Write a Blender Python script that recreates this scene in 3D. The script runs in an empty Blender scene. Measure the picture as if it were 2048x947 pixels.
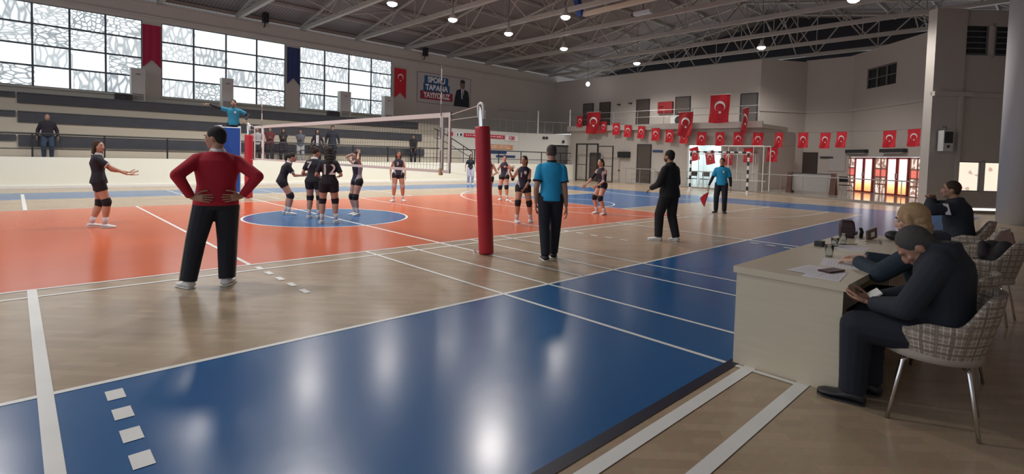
import bpy, bmesh, math, random
from mathutils import Vector, Matrix, Quaternion
random.seed(7)
PI = math.pi
V = Vector
SC = bpy.context.scene
COL = SC.collection

# ------------------------------------------------------------------ camera, world, exposure
cam_d = bpy.data.cameras.new('camera'); cam = bpy.data.objects.new('camera', cam_d); COL.objects.link(cam)
F_PX, YAW, PITCH, ROLL = 1044.44, 0.776797, 0.0448488, 0.0275336
CAM = V((-5.284, -7.466, 1.537))
fwd = V((math.sin(YAW) * math.cos(PITCH), math.cos(YAW) * math.cos(PITCH), -math.sin(PITCH)))
rgt = V((math.cos(YAW), -math.sin(YAW), 0)); upv = rgt.cross(fwd)
r2 = rgt * math.cos(ROLL) + upv * math.sin(ROLL); u2 = upv * math.cos(ROLL) - rgt * math.sin(ROLL)
M = Matrix((r2, u2, -fwd)).transposed().to_4x4(); M.translation = CAM
cam.matrix_world = M
cam_d.sensor_fit = 'HORIZONTAL'; cam_d.sensor_width = 36.0; cam_d.lens = F_PX / 2048 * 36
cam_d.shift_x = (1024 - 1051.6) / 2048; cam_d.shift_y = (360.18 - 473.5) / 2048
cam_d.clip_start = 0.05; cam_d.clip_end = 200
SC.camera = cam
SC.view_settings.view_transform = 'Standard'; SC.view_settings.look = 'None'
SC.view_settings.gamma = 1; SC.view_settings.exposure = 0.38
SC.view_settings.use_curve_mapping = False
world = bpy.data.worlds.new('world'); SC.world = world; world.use_nodes = True
world.node_tree.nodes['Background'].inputs[0].default_value = (0.80, 0.84, 0.90, 1)
world.node_tree.nodes['Background'].inputs[1].default_value = 0.88
LAMP_W = 160.0
SC.cycles.max_bounces = 6; SC.cycles.diffuse_bounces = 3; SC.cycles.glossy_bounces = 3
SC.cycles.transmission_bounces = 4; SC.cycles.caustics_reflective = False; SC.cycles.caustics_refractive = False
SC.cycles.sample_clamp_indirect = 4

# ------------------------------------------------------------------ materials
MATS = {}
def mat(name, col, rough=0.6, metal=0.0, spec=0.5, var=0.0, vscale=8.0, emit=0.0, bump=0.0, alpha=1.0):
    if name in MATS: return MATS[name]
    m = bpy.data.materials.new(name); m.use_nodes = True; nt = m.node_tree
    b = nt.nodes['Principled BSDF']
    b.inputs['Base Color'].default_value = (*col, 1); b.inputs['Roughness'].default_value = rough
    b.inputs['Metallic'].default_value = metal; b.inputs['Specular IOR Level'].default_value = spec
    if alpha < 1: b.inputs['Alpha'].default_value = alpha
    if emit:
        b.inputs['Emission Color'].default_value = (*col, 1); b.inputs['Emission Strength'].default_value = emit
    if var or bump:
        tc = nt.nodes.new('ShaderNodeTexCoord'); n = nt.nodes.new('ShaderNodeTexNoise')
        n.inputs['Scale'].default_value = vscale; n.inputs['Detail'].default_value = 4
        nt.links.new(tc.outputs['Object'], n.inputs['Vector'])
        if var:
            mx = nt.nodes.new('ShaderNodeMix'); mx.data_type = 'RGBA'
            mx.inputs[6].default_value = (*[max(0, c * (1 - var)) for c in col], 1)
            mx.inputs[7].default_value = (*[min(1, c * (1 + var)) for c in col], 1)
            nt.links.new(n.outputs[0], mx.inputs[0]); nt.links.new(mx.outputs[2], b.inputs['Base Color'])
        if bump:
            bp = nt.nodes.new('ShaderNodeBump'); bp.inputs['Strength'].default_value = bump
            nt.links.new(n.outputs[0], bp.inputs['Height']); nt.links.new(bp.outputs[0], b.inputs['Normal'])
    MATS[name] = m; return m

class NT:
    """small helper for node graphs"""
    def __init__(s, m): s.nt = m.node_tree; s.n = s.nt.nodes; s.l = s.nt.links
    def add(s, t, **k):
        x = s.n.new(t)
        for a, v in k.items(): setattr(x, a, v)
        return x
    def val(s, inp, v):
        if hasattr(v, 'is_linked') or isinstance(v, bpy.types.NodeSocket): s.l.new(v, inp)
        else: inp.default_value = v
    def math(s, op, a, b=0.0, c=None):
        x = s.add('ShaderNodeMath', operation=op); s.val(x.inputs[0], a); s.val(x.inputs[1], b)
        if c is not None: s.val(x.inputs[2], c)
        return x.outputs[0]
    def mix(s, f, a, b):
        x = s.add('ShaderNodeMix', data_type='RGBA'); s.val(x.inputs[0], f); s.val(x.inputs[6], a); s.val(x.inputs[7], b)
        return x.outputs[2]
    def tex(s, t, vec, **k):
        x = s.add(t)
        if vec is not None: s.l.new(vec, x.inputs['Vector'])
        for a, v in k.items(): x.inputs[a].default_value = v
        return x
    def coord(s, which='Object'): return s.add('ShaderNodeTexCoord').outputs[which]
    def mapping(s, vec, scale=(1, 1, 1), rot=(0, 0, 0)):
        x = s.add('ShaderNodeMapping'); s.l.new(vec, x.inputs[0]); x.inputs['Scale'].default_value = scale
        x.inputs['Rotation'].default_value = rot; return x.outputs[0]
    def sep(s, vec):
        x = s.add('ShaderNodeSeparateXYZ'); s.l.new(vec, x.inputs[0]); return x.outputs

def floor_paint(name, col, wood=False, rough=0.22):
    m = mat(name, col, rough, spec=.42); g = NT(m); b = g.n['Principled BSDF']
    co = g.coord()
    big = g.tex('ShaderNodeTexNoise', g.mapping(co, (0.5, 0.5, 1)), Scale=1.2, Detail=5)
    fine = g.tex('ShaderNodeTexNoise', g.mapping(co, (9, 40, 1), (0, 0, 0.78)), Scale=1.0, Detail=3)
    # parquet: small blocks of strips in alternating direction
    br1 = g.tex('ShaderNodeTexBrick', g.mapping(co, (1, 1, 1), (0, 0, 0.785)), Scale=5.0)
    br1.inputs['Color1'].default_value = (0.85, 0.85, 0.85, 1); br1.inputs['Color2'].default_value = (1.1, 1.1, 1.1, 1)
    br1.inputs['Mortar'].default_value = (0.8, 0.8, 0.8, 1); br1.inputs['Mortar Size'].default_value = 0.006
    br1.inputs['Brick Width'].default_value = 1.9; br1.inputs['Row Height'].default_value = 0.38
    b.inputs['Coat Weight'].default_value = .12; b.inputs['Coat Roughness'].default_value = .16; b.inputs['Coat IOR'].default_value = 1.6
    c = g.mix(big.outputs[0], (*[x * 0.84 for x in col], 1), (*[min(1, x * 1.15) for x in col], 1))
    if wood:
        c2 = g.add('ShaderNodeMix', data_type='RGBA', blend_type='MULTIPLY'); c2.inputs[0].default_value = 0.75
        g.l.new(c, c2.inputs[6]); g.l.new(br1.outputs[0], c2.inputs[7]); c = c2.outputs[2]
        c3 = g.add('ShaderNodeMix', data_type='RGBA', blend_type='MULTIPLY'); c3.inputs[0].default_value = 0.25
        g.l.new(c, c3.inputs[6]); g.l.new(fine.outputs[1], c3.inputs[7]); c = c3.outputs[2]
    g.l.new(c, b.inputs['Base Color'])
    wav = g.tex('ShaderNodeTexNoise', g.mapping(co, (2.2, 2.2, 1)), Scale=1.3, Detail=5)
    bp = g.add('ShaderNodeBump'); bp.inputs['Strength'].default_value = 0.09; bp.inputs['Distance'].default_value = 0.02
    g.l.new(wav.outputs[0], bp.inputs['Height']); g.l.new(bp.outputs[0], b.inputs['Normal'])
    return m

def wall_mat(name, col, rough=0.75, blot=0.12):
    m = mat(name, col, rough); g = NT(m); b = g.n['Principled BSDF']; co = g.coord()
    n1 = g.tex('ShaderNodeTexNoise', co, Scale=0.45, Detail=5); n2 = g.tex('ShaderNodeTexNoise', co, Scale=7.0, Detail=4)
    f = g.math('MULTIPLY_ADD', n2.outputs[0], 0.3, g.math('MULTIPLY', n1.outputs[0], 0.7))
    c = g.mix(f, (*[x * (1 - blot) for x in col], 1), (*[min(1, x * (1 + blot)) for x in col], 1))
    g.l.new(c, b.inputs['Base Color']); return m

# ------------------------------------------------------------------ mesh helpers
class MB:
    def __init__(s): s.v = []; s.f = []; s.m = []; s.sm = []; s.cur = 0; s.smooth = False
    def face(s, idx, mi=None): s.f.append(tuple(idx)); s.m.append(s.cur if mi is None else mi); s.sm.append(s.smooth)
    def add(s, verts, faces):
        o = len(s.v); s.v += [tuple(v) for v in verts]
        for f in faces: s.face([o + i for i in f])
        return s
    def box(s, x0, y0, z0, x1, y1, z1):
        if x0 > x1: x0, x1 = x1, x0
        if y0 > y1: y0, y1 = y1, y0
        if z0 > z1: z0, z1 = z1, z0
        return s.add([(x0, y0, z0), (x1, y0, z0), (x1, y1, z0), (x0, y1, z0), (x0, y0, z1), (x1, y0, z1), (x1, y1, z1), (x0, y1, z1)],
                     [(0, 3, 2, 1), (4, 5, 6, 7), (0, 1, 5, 4), (1, 2, 6, 5), (2, 3, 7, 6), (3, 0, 4, 7)])
    def obox(s, c, ax, ay, az):
        c, ax, ay, az = V(c), V(ax), V(ay), V(az); vs = []
        for k in (-1, 1):
            for (i, j) in ((-1, -1), (1, -1), (1, 1), (-1, 1)): vs.append(c + ax * i + ay * j + az * k)
        return s.add(vs, [(0, 3, 2, 1), (4, 5, 6, 7), (0, 1, 5, 4), (1, 2, 6, 5), (2, 3, 7, 6), (3, 0, 4, 7)])
    def quad(s, a, b, c, d): return s.add([a, b, c, d], [(0, 1, 2, 3)])
    def poly(s, pts, z=None):
        return s.add([(p[0], p[1], z) for p in pts] if z is not None else pts, [tuple(range(len(pts)))])
    def rings(s, rs, cap=True):
        """rs: list of lists of points, equal length; lofted"""
        n = len(rs[0]); o = len(s.v)
        for r in rs: s.v += [tuple(p) for p in r]
        for i in range(len(rs) - 1):
            for j in range(n):
                k = (j + 1) % n; s.face([o + i * n + j, o + i * n + k, o + (i + 1) * n + k, o + (i + 1) * n + j])
        if cap:
            s.face([o + j for j in reversed(range(n))]); s.face([o + (len(rs) - 1) * n + j for j in range(n)])
        return s
    def tube(s, pts, r, n=8, cap=True):
        pts = [V(p) for p in pts]; rs = []
        rad = r if isinstance(r, (list, tuple)) else [r] * len(pts)
        t0 = (pts[1] - pts[0]).normalized(); a = t0.orthogonal().normalized()
        for i, p in enumerate(pts):
            t = (pts[min(i + 1, len(pts) - 1)] - pts[max(i - 1, 0)]).normalized()
            a = (a - t * a.dot(t)).normalized(); b = t.cross(a)
            rs.append([p + (a * math.cos(2 * PI * j / n) + b * math.sin(2 * PI * j / n)) * rad[i] for j in range(n)])
        return s.rings(rs, cap)
    def ell(s, c, r, R=None, nu=12, nv=8):
        c = V(c); R = R or Matrix.Identity(3); vs = []; fs = []
        vs.append(c + R @ V((0, 0, r[2]))); vs.append(c - R @ V((0, 0, r[2])))
        for i in range(1, nv):
            ph = PI * i / nv
            for j in range(nu):
                th = 2 * PI * j / nu
                vs.append(c + R @ V((r[0] * math.sin(ph) * math.cos(th), r[1] * math.sin(ph) * math.sin(th), r[2] * math.cos(ph))))
        idx = lambda i, j: 2 + (i - 1) * nu + j % nu
        for j in range(nu):
            fs.append((0, idx(1, j), idx(1, j + 1))); fs.append((1, idx(nv - 1, j + 1), idx(nv - 1, j)))
            for i in range(1, nv - 1): fs.append((idx(i, j), idx(i + 1, j), idx(i + 1, j + 1), idx(i, j + 1)))
        return s.add(vs, fs)
    def caps(s, p0, p1, r0, r1, n=12, bulge=0.0, flat0=False, flat1=False):
        """tapered capsule"""
        p0, p1 = V(p0), V(p1); t = (p1 - p0); L = t.length
        if L < 1e-6: return s
        t /= L; a = t.orthogonal().normalized(); b = t.cross(a); st = []
        if not flat0: st += [(-r0 * 0.95, r0 * 0.3), (-r0 * 0.7, r0 * 0.7)]
        for k in range(7):
            f = k / 6; st.append((L * f, r0 + (r1 - r0) * f + bulge * math.sin(PI * min(1, f * 1.35)) if f < 0.74 else r0 + (r1 - r0) * f + bulge * math.sin(PI * min(1, f * 1.35)) * (1 - f) / 0.26 * 1.0))
        if not flat1: st += [(L + r1 * 0.7, r1 * 0.7), (L + r1 * 0.95, r1 * 0.3)]
        return s.rings([[p0 + t * d + (a * math.cos(2 * PI * j / n) + b * math.sin(2 * PI * j / n)) * r for j in range(n)] for d, r in st])
    def lathe(s, c, prof, n=20, axis='z'):
        rs = []
        for (r, h) in prof:
            rs.append([(c[0] + r * math.cos(2 * PI * j / n), c[1] + r * math.sin(2 * PI * j / n), c[2] + h) for j in range(n)])
        return s.rings(rs)
    def mesh(s, name):
        me = bpy.data.meshes.new(name); me.from_pydata([tuple(v) for v in s.v], [], s.f); me.update()
        for p, mi, sm in zip(me.polygons, s.m, s.sm): p.material_index = mi; p.use_smooth = sm
        return me
    def build(s, name, mats, parent=None, smooth=None, loc=None):
        me = s.mesh(name)
        for m in (mats if isinstance(mats, (list, tuple)) else [mats]): me.materials.append(m)
        if smooth is not None:
            for p in me.polygons: p.use_smooth = smooth
        o = bpy.data.objects.new(name, me); COL.objects.link(o)
        if parent is not None: o.parent = parent
        if loc is not None: o.location = loc
        return o

def tag(o, label=None, cat=None, group=None, kind=None):
    if label: o['label'] = label
    if cat: o['category'] = cat
    if group: o['group'] = group
    if kind: o['kind'] = kind
    return o
def thing(name, label, cat, loc=(0, 0, 0), rz=0, group=None):
    o = bpy.data.objects.new(name, None); COL.objects.link(o); o.location = loc; o.rotation_euler = (0, 0, rz)
    o.empty_display_size = 0.1
    return tag(o, label, cat, group)
def struct(o): o['kind'] = 'structure'; return o
def copy_tree(o, parent=None):
    c = o.copy(); COL.objects.link(c); c.parent = parent
    for ch in list(o.children): copy_tree(ch, c)
    return c
def remesh(mb, voxel, smooth_it=3, keep=None):
    """union of the closed pieces in mb as one continuous surface"""
    me = mb.mesh('t'); o = bpy.data.objects.new('t', me); COL.objects.link(o)
    md = o.modifiers.new('r', 'REMESH'); md.mode = 'VOXEL'; md.voxel_size = voxel; md.use_smooth_shade = True
    if smooth_it:
        sm = o.modifiers.new('s', 'SMOOTH'); sm.factor = 0.5; sm.iterations = smooth_it
    dg = bpy.context.evaluated_depsgraph_get(); dg.update()
    res = bpy.data.meshes.new_from_object(o.evaluated_get(dg))
    bpy.data.objects.remove(o); bpy.data.meshes.remove(me)
    for p in res.polygons: p.use_smooth = True
    return res
def link_mesh(name, me, mats, parent=None):
    me.materials.clear()
    for m in (mats if isinstance(mats, (list, tuple)) else [mats]): me.materials.append(m)
    o = bpy.data.objects.new(name, me); COL.objects.link(o); o.parent = parent; return o
def append_mb(me, mb):
    """adds separate closed pieces (hands) to a mesh"""
    bm = bmesh.new(); bm.from_mesh(me); t = mb.mesh('t2'); bm.from_mesh(t); bm.to_mesh(me); bm.free(); bpy.data.meshes.remove(t)
    for p in me.polygons: p.use_smooth = True
    return me
def text_obj(txt, size, m, parent, M4, name='lettering', bold=0.0, extrude=0.002, sx=1.0):
    cu = bpy.data.curves.new(name, 'FONT'); cu.body = txt; cu.size = size; cu.align_x = 'CENTER'; cu.align_y = 'CENTER'
    cu.extrude = extrude; cu.offset = bold
    o = bpy.data.objects.new(name, cu); COL.objects.link(o)
    dg = bpy.context.evaluated_depsgraph_get(); dg.update()
    me = bpy.data.meshes.new_from_object(o.evaluated_get(dg)); bpy.data.objects.remove(o)
    me.materials.clear(); me.materials.append(m)
    for v in me.vertices: v.co = M4 @ V((v.co.x * sx, v.co.y, v.co.z))
    o = bpy.data.objects.new(name, me); COL.objects.link(o); o.parent = parent; return o
def frame4(o, x, y):
    """matrix mapping text plane (x right, y up) to 3D at origin o"""
    x, y = V(x).normalized(), V(y).normalized(); z = x.cross(y)
    m = Matrix((x, y, z)).transposed().to_4x4(); m.translation = V(o); return m

# ------------------------------------------------------------------ palette
TAN = (0.50, 0.385, 0.265)
M_tan = floor_paint('varnished_parquet', TAN, wood=True, rough=0.24)
M_blue = floor_paint('blue_court_paint', (0.011, 0.115, 0.32), rough=0.25)
M_orange = floor_paint('orange_court_paint', (0.64, 0.125, 0.040), rough=0.22)
M_line = mat('white_line_paint', (0.80, 0.82, 0.80), 0.35, var=0.08, vscale=3)
M_wall = wall_mat('cream_wall_paint', (0.50, 0.46, 0.42))
M_wallL = wall_mat('pale_wall_paint', (0.52, 0.50, 0.46))
M_barrier = wall_mat('white_barrier_paint', (0.84, 0.86, 0.76), blot=0.03)
M_step = wall_mat('beige_concrete', (0.50, 0.46, 0.38))
M_bench = mat('dark_bench_board', (0.045, 0.05, 0.062), 0.5, var=0.3, vscale=3)
M_black = mat('black_metal', (0.015, 0.016, 0.018), 0.45)
M_steel = mat('painted_steel', (0.40, 0.385, 0.35), 0.5, var=0.1)
M_chrome = mat('chrome', (0.75, 0.76, 0.78), 0.18, metal=1.0)
M_galv = mat('brushed_rail_steel', (0.36, 0.36, 0.355), 0.45, metal=0.5)
M_white = mat('white_plastic', (0.78, 0.79, 0.78), 0.4)
M_offw = mat('offwhite_metal', (0.58, 0.58, 0.55), 0.5)
M_door = mat('brown_door', (0.085, 0.065, 0.055), 0.5, var=0.15)
M_doorg = mat('grey_door', (0.12, 0.11, 0.105), 0.5, var=0.15)
M_dark = mat('dark_grey', (0.03, 0.032, 0.036), 0.6)
M_navyb = mat('navy_sign', (0.02, 0.05, 0.16), 0.5)
M_redp = mat('red_vinyl', (0.42, 0.012, 0.03), 0.45, var=0.06, vscale=4)
M_flag = mat('red_flag_cloth', (0.60, 0.02, 0.035), 0.8, var=0.06)
M_flagw = mat('white_flag_emblem', (0.82, 0.80, 0.80), 0.8)
M_bluep = mat('blue_vinyl', (0.015, 0.09, 0.42), 0.45)
M_glass_dark = mat('dark_window_glass', (0.02, 0.024, 0.026), 0.15)

# ------------------------------------------------------------------ floor with painted courts and lines
fl = MB()
fl.cur = 0; fl.quad((-32, -16, 0), (34, -16, 0), (34, 26, 0), (-32, 26, 0))
def zone(x0, y0, x1, y1, z, mi): fl.cur = mi; fl.quad((x0, y0, z), (x1, y0, z), (x1, y1, z), (x0, y1, z))
XB = 13.9
zone(-XB - 2.8, -5.78, XB + 2.8, -3.2, .0010, 1); zone(-XB - 2.8, 12.1, XB + 2.8, 14.75, .0010, 1)
zone(XB, -3.2, XB + 2.8, 12.1, .0010, 1); zone(-XB - 2.8, -3.2, -XB, 12.1, .0010, 1)
zone(-8.25, 0, 8.25, 9.0, .0012, 2)
zone(8.25, 2.0, XB, 6.95, .0016, 1); zone(-XB, 2.0, -8.25, 6.95, .0016, 1)
def disc(cx, cy, r, z, mi, a0=0, a1=2 * PI, n=64):
    fl.cur = mi; fl.poly([(cx + r * math.cos(a0 + (a1 - a0) * i / n), cy + r * math.sin(a0 + (a1 - a0) * i / n)) for i in range(n)], z)
disc(0, 4.5, 1.80, .0018, 1)
LZ = .0032
def line(x0, y0, x1, y1, w=.05, z=LZ):
    global LZ
    LZ += .00002
    d = V((x1 - x0, y1 - y0, 0)).normalized(); n = V((-d.y, d.x, 0)) * w / 2; fl.cur = 3
    a, b = V((x0, y0, LZ)), V((x1, y1, LZ)); fl.quad(a - n, b - n, b + n, a + n)
def arc(cx, cy, r, a0, a1, w=.05, n=48):
    global LZ
    LZ += .00002; fl.cur = 3
    for i in range(n):
        p = []
        for k in (i, i + 1):
            a = a0 + (a1 - a0) * k / n
            p.append([(cx + rr * math.cos(a), cy + rr * math.sin(a), LZ) for rr in (r - w / 2, r + w / 2)])
        fl.quad(p[0][0], p[0][1], p[1][1], p[1][0])
line(-8.25, 0, 8.25, 0); line(-8.25, 9, 8.25, 9); line(8.25, 0, 8.25, 9); line(-8.25, 0, -8.25, 9)
line(-XB, -.36, XB, -.36)
line(-XB, -3.2, XB, -3.2); line(-XB, 12.1, XB, 12.1); line(XB, -3.2, XB, 12.1, .05); line(-XB, -3.2, -XB, 12.1)
line(0, -3.2, 0, 12.1)
line(-3.05, 0, -3.05, 9); line(3.05, 0, 3.05, 9)
arc(0, 4.5, 1.8, 0, 2 * PI, .05)
for sgn in (-1, 1):
    for x in (0.66, 1.39): line(sgn * x, -5.9, sgn * x, 0 if x > 1 else -.0, .045)
    for x in (0.66, 1.39): line(sgn * x, 9.6, sgn * x, 14.7, .045)
    line(sgn * 5.16, -5.0, sgn * 5.16, 0, .075); line(sgn * 5.1, 9.0, sgn * 5.1, 14.2, .075)
    a = sgn * 12.4
    arc(a, 4.5, 6.75, PI / 2 if sgn > 0 else -PI / 2, 3 * PI / 2 if sgn > 0 else PI / 2, .05)
    line(a, 4.5 - 6.75, sgn * XB, 4.5 - 6.75); line(a, 4.5 + 6.75, sgn * XB, 4.5 + 6.75)
    arc(sgn * 8.25, 4.5, 1.8, 0, 2 * PI, .05)
    line(sgn * 8.25, 2.0, sgn * XB, 2.0); line(sgn * 8.25, 6.95, sgn * XB, 6.95)
    for k in range(5): line(sgn * 3.02, -.18 - .37 * k, sgn * 3.02, -.36 - .37 * k, .07)
    for k in range(6): line(sgn * 4.85, -3.38 - .31 * k, sgn * 4.85, -3.54 - .31 * k, .09)
line(-1.39, -5.9, -1.39, -6.3, .05)
line(-7.5, -5.95, -1.30, -5.92, .085); line(-7.5, -6.33, -1.2, -6.29, .085)
line(20, -5.5, 20, 14.5, .05); arc(20, 4.5, 6.0, PI / 2, 3 * PI / 2, .05)
M_edge = mat('black_edge_tape', (0.008, 0.012, 0.03), 0.45)
fl.cur = 4; fl.quad((-16, -5.83, .004), (0, -5.83, .004), (0, -5.75, .004), (-16, -5.75, .004))
struct(fl.build('floor', [M_tan, M_blue, M_orange, M_line, M_edge]))
# raised corridor floor along the far side
PL = [(22.9, 12.0), (22.6, 3.4), (20.95, -.2), (20.1, -3.2), (18.9, -4.6)]
M_tile = mat('glossy_corridor_tiles', (0.34, 0.31, 0.28), 0.12, var=0.08, vscale=1.5)
b = MB(); pts = PL + [(18.6, -5.2), (23, -9.5), (31, -9.5), (31, 12.0)]
b.rings([[(x, y, .004) for x, y in pts], [(x, y, .085) for x, y in pts]])
struct(b.build('floor_corridor', [M_tile]))

# ------------------------------------------------------------------ left wall with three windows
WIN = [[-5.8, -4.67, -3.52, -2.33, -1.03], [-0.3, 1.0, 2.4, 3.83, 5.26], [6.03, 7.43, 8.88, 10.3, 11.68]]
WZ0, WZ1, YW = 3.86, 7.25, 22.0
b = MB(); b.box(-12, YW, 0, 27, YW + .35, WZ0); b.box(-12, YW, WZ1, 27, YW + .35, 8.15)
xs = [-12] + [w for W_ in WIN for w in (W_[0], W_[-1])] + [27]
for i in range(0, len(xs), 2): b.box(xs[i], YW, WZ0, xs[i + 1], YW + .35, WZ1)
b.box(-12, YW - .10, 7.42, 27, YW, 7.50)
b.box(-12, YW - .05, 8.05, 27, YW, 8.15)
struct(b.build('wall_left', M_wallL))
def glass_film(name, x0, cw, ch, zt, seed):
    m = mat(name, (0.8, 0.85, 0.85), 0.3); g = NT(m); n = g.n; bs = n['Principled BSDF']
    co = g.coord(); X, Y, Z = g.sep(co)
    fx = g.math('DIVIDE', g.math('SUBTRACT', X, x0), cw); fz = g.math('DIVIDE', g.math('SUBTRACT', zt, Z), ch)
    cx, cz = g.math('FLOOR', fx), g.math('FLOOR', fz)
    cmb = g.add('ShaderNodeCombineXYZ'); g.l.new(cx, cmb.inputs[0]); g.l.new(cz, cmb.inputs[1]); cmb.inputs[2].default_value = seed
    wn = g.add('ShaderNodeTexWhiteNoise'); g.l.new(cmb.outputs[0], wn.inputs['Vector'])
    r = wn.outputs['Value']; rc = g.sep(wn.outputs['Color'])
    off = g.add('ShaderNodeVectorMath', operation='MULTIPLY_ADD'); g.l.new(wn.outputs['Color'], off.inputs[0]); off.inputs[1].default_value = (9, 9, 9); g.l.new(co, off.inputs[2])
    nz = g.tex('ShaderNodeTexNoise', off.outputs[0], Scale=1.6, Detail=2)
    wv = g.add('ShaderNodeVectorMath', operation='MULTIPLY_ADD'); g.l.new(nz.outputs[1], wv.inputs[0]); wv.inputs[1].default_value = (.22, .0, .22); g.l.new(off.outputs[0], wv.inputs[2])
    # flattened cells (like stone or reptile skin) and tall wavy streaks
    va = g.tex('ShaderNodeTexVoronoi', g.mapping(wv.outputs[0], (3.4, .01, 7.0))); va.feature = 'DISTANCE_TO_EDGE'; va.inputs['Scale'].default_value = 1.0
    vb = g.tex('ShaderNodeTexVoronoi', g.mapping(wv.outputs[0], (6.0, .01, 5.2))); vb.feature = 'DISTANCE_TO_EDGE'; vb.inputs['Scale'].default_value = 1.0
    vc = g.tex('ShaderNodeTexVoronoi', g.mapping(wv.outputs[0], (5.0, .01, 1.6), (0, .35, 0))); vc.feature = 'DISTANCE_TO_EDGE'; vc.inputs['Scale'].default_value = 1.0
    def edge(v, lo, hi):
        mr = g.add('ShaderNodeMapRange', interpolation_type='SMOOTHSTEP'); g.l.new(v.outputs['Distance'], mr.inputs[0]); mr.inputs[1].default_value = lo; mr.inputs[2].default_value = hi; return mr.outputs[0]
    ea, eb, ec = edge(va, .20, .03), edge(vb, .22, .04), edge(vc, .32, .0)
    s1 = g.math('GREATER_THAN', r, .30); s2 = g.math('GREATER_THAN', r, .52); s3 = g.math('GREATER_THAN', r, .70)
    e = g.math('MULTIPLY', g.mix(s2, g.mix(0.0, ea, ea), eb), 1.0)
    e = g.mix(s3, g.mix(s2, ea, eb), ec)
    fac = g.math('MULTIPLY', g.math('MULTIPLY', e, s1), g.math('MULTIPLY_ADD', rc[1], .35, .60))
    plain = g.math('MULTIPLY_ADD', rc[0], .16, .84)
    col = g.mix(fac, (.93, .98, 1.0, 1), (.16, .20, .22, 1))
    g.l.new(col, bs.inputs['Emission Color']); bs.inputs['Base Color'].default_value = (.3, .32, .33, 1)
    g.l.new(g.math('MULTIPLY', plain, 1.05), bs.inputs['Emission Strength'])
    return m
M_frame = mat('grey_window_frame', (0.10, 0.13, 0.16), 0.5)
for k, W_ in enumerate(WIN):
    f = MB(); t = .035
    for x in W_: f.box(x - t, YW + .02, WZ0, x + t, YW + .12, WZ1)
    for i in range(5):
        z = WZ0 + (WZ1 - WZ0) * i / 4; f.box(W_[0], YW + .03, z - t, W_[-1], YW + .11, z + t)
    fo = struct(f.build('window_%d' % (k + 1), M_frame))
    cw = (W_[-1] - W_[0]) / 4
    p = MB(); p.box(W_[0], YW + .07, WZ0, W_[-1], YW + .09, WZ1)
    p.build('window_pane', glass_film('patterned_film_%s' % 'abc'[k], W_[0], cw, (WZ1 - WZ0) / 4, WZ1, k * 3.7 + 1.3), fo)
    s = MB(); s.box(W_[0] - .05, YW - .12, WZ0 - .07, W_[-1] + .05, YW + .1, WZ0)
    s.build('window_sill', M_wallL, fo)

# ------------------------------------------------------------------ barrier, bleachers, block with banners
b = MB(); b.box(-12, 17.0, 0, 23.5, 17.18, 1.07)
struct(b.build('wall_barrier', M_barrier))
b = MB(); b.box(-12, 16.96, 0, 23.5, 17.0, .09); struct(b.build('baseboard_left', M_white))
b = MB()
b.box(-12, 17.18, 0, 23.5, 18.0, 1.0); b.box(-12, 18.0, 0, 14.2, 19.2, 1.78); b.box(-12, 19.2, 0, 14.2, 20.4, 2.66)
b.box(-12, 20.4, 0, 14.2, 22, 3.42); b.box(14.2, 18.0, 0, 23.5, 22, 1.0)
struct(b.build('floor_bleachers', M_step))
nm = ['lowest', 'middle', 'top']
for r_, (y, zt) in enumerate(((18.0, 1.78), (19.2, 2.66), (20.4, 3.42))):
    for x0, x1, hh, side in ((-5.15, (11.5, 12.1, 12.6)[r_], .36, 'long'), (-11.9, -5.2, .17, 'short')):
        t = thing('bleacher_bench', '%s dark seating board on the %s bleacher step%s' % (side, nm[r_], '' if side == 'long' else ' at the left edge of the picture'), 'bench', ((x0 + x1) / 2, y, zt), 0, 'dark seating boards on the bleacher steps')
        L = (x1 - x0) / 2
        s = MB()
        for j in range(3): s.box(-L, -.06 + j * .16, .005, L, .08 + j * .16, .05)
        s.build('seat_board', M_bench, t)
        s = MB(); s.box(-L, -.06, -hh, L, -.012, -.002); s.build('front_board', M_bench, t)
# black railing on the barrier
t = thing('barrier_railing', 'long black metal railing on top of the low white barrier wall', 'railing', (0, 17.09, 1.07))
s = MB(); s.tube([(-12, 0, .80), (23.3, 0, .80)], .03); s.build('top_rail', M_black, t)
s = MB(); s.tube([(-12, 0, .28), (23.3, 0, .28)], .018); s.build('lower_rail', M_black, t)
x = -10.6
while x < 23.3:
    s = MB(); s.box(x - .025, -.02, 0, x + .025, .02, .80); s.build('rail_post', M_black, t); x += 1.93
# angled white block right of the bleachers
A_, B_, C_ = V((14.2, 19.7, 0)), V((20.4, 19.4, 0)), V((23.5, 17.35, 0))
def wallseg(b, p, q_, z0, z1, th=.2):
    p, q_ = V((p[0], p[1], 0)), V((q_[0], q_[1], 0)); d = (q_ - p).normalized(); n = V((-d.y, d.x, 0)) * th
    b.rings([[(v.x, v.y, z0) for v in (p, q_, q_ + n, p + n)], [(v.x, v.y, z1) for v in (p, q_, q_ + n, p + n)]])
b = MB(); wallseg(b, A_, B_, 1.0, 3.22); wallseg(b, B_, C_, 2.45, 3.22); wallseg(b, B_, B_ + (C_ - B_) * .62, 1.0, 2.45)
b.rings([[(14.2, 19.8, 3.0), (20.4, 19.5, 3.0), (23.6, 17.4, 3.0), (27, 17.4, 3.0), (27, 22, 3.0), (14.2, 22, 3.0)], [(14.2, 19.8, 3.2), (20.4, 19.5, 3.2), (23.6, 17.4, 3.2), (27, 17.4, 3.2), (27, 22, 3.2), (14.2, 22, 3.2)]])
b.box(14.2, 19.8, 1.0, 14.4, 22, 3.0)
struct(b.build('wall_block', wall_mat('white_block_paint', (0.66, 0.66, 0.62), blot=0.05)))
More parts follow.
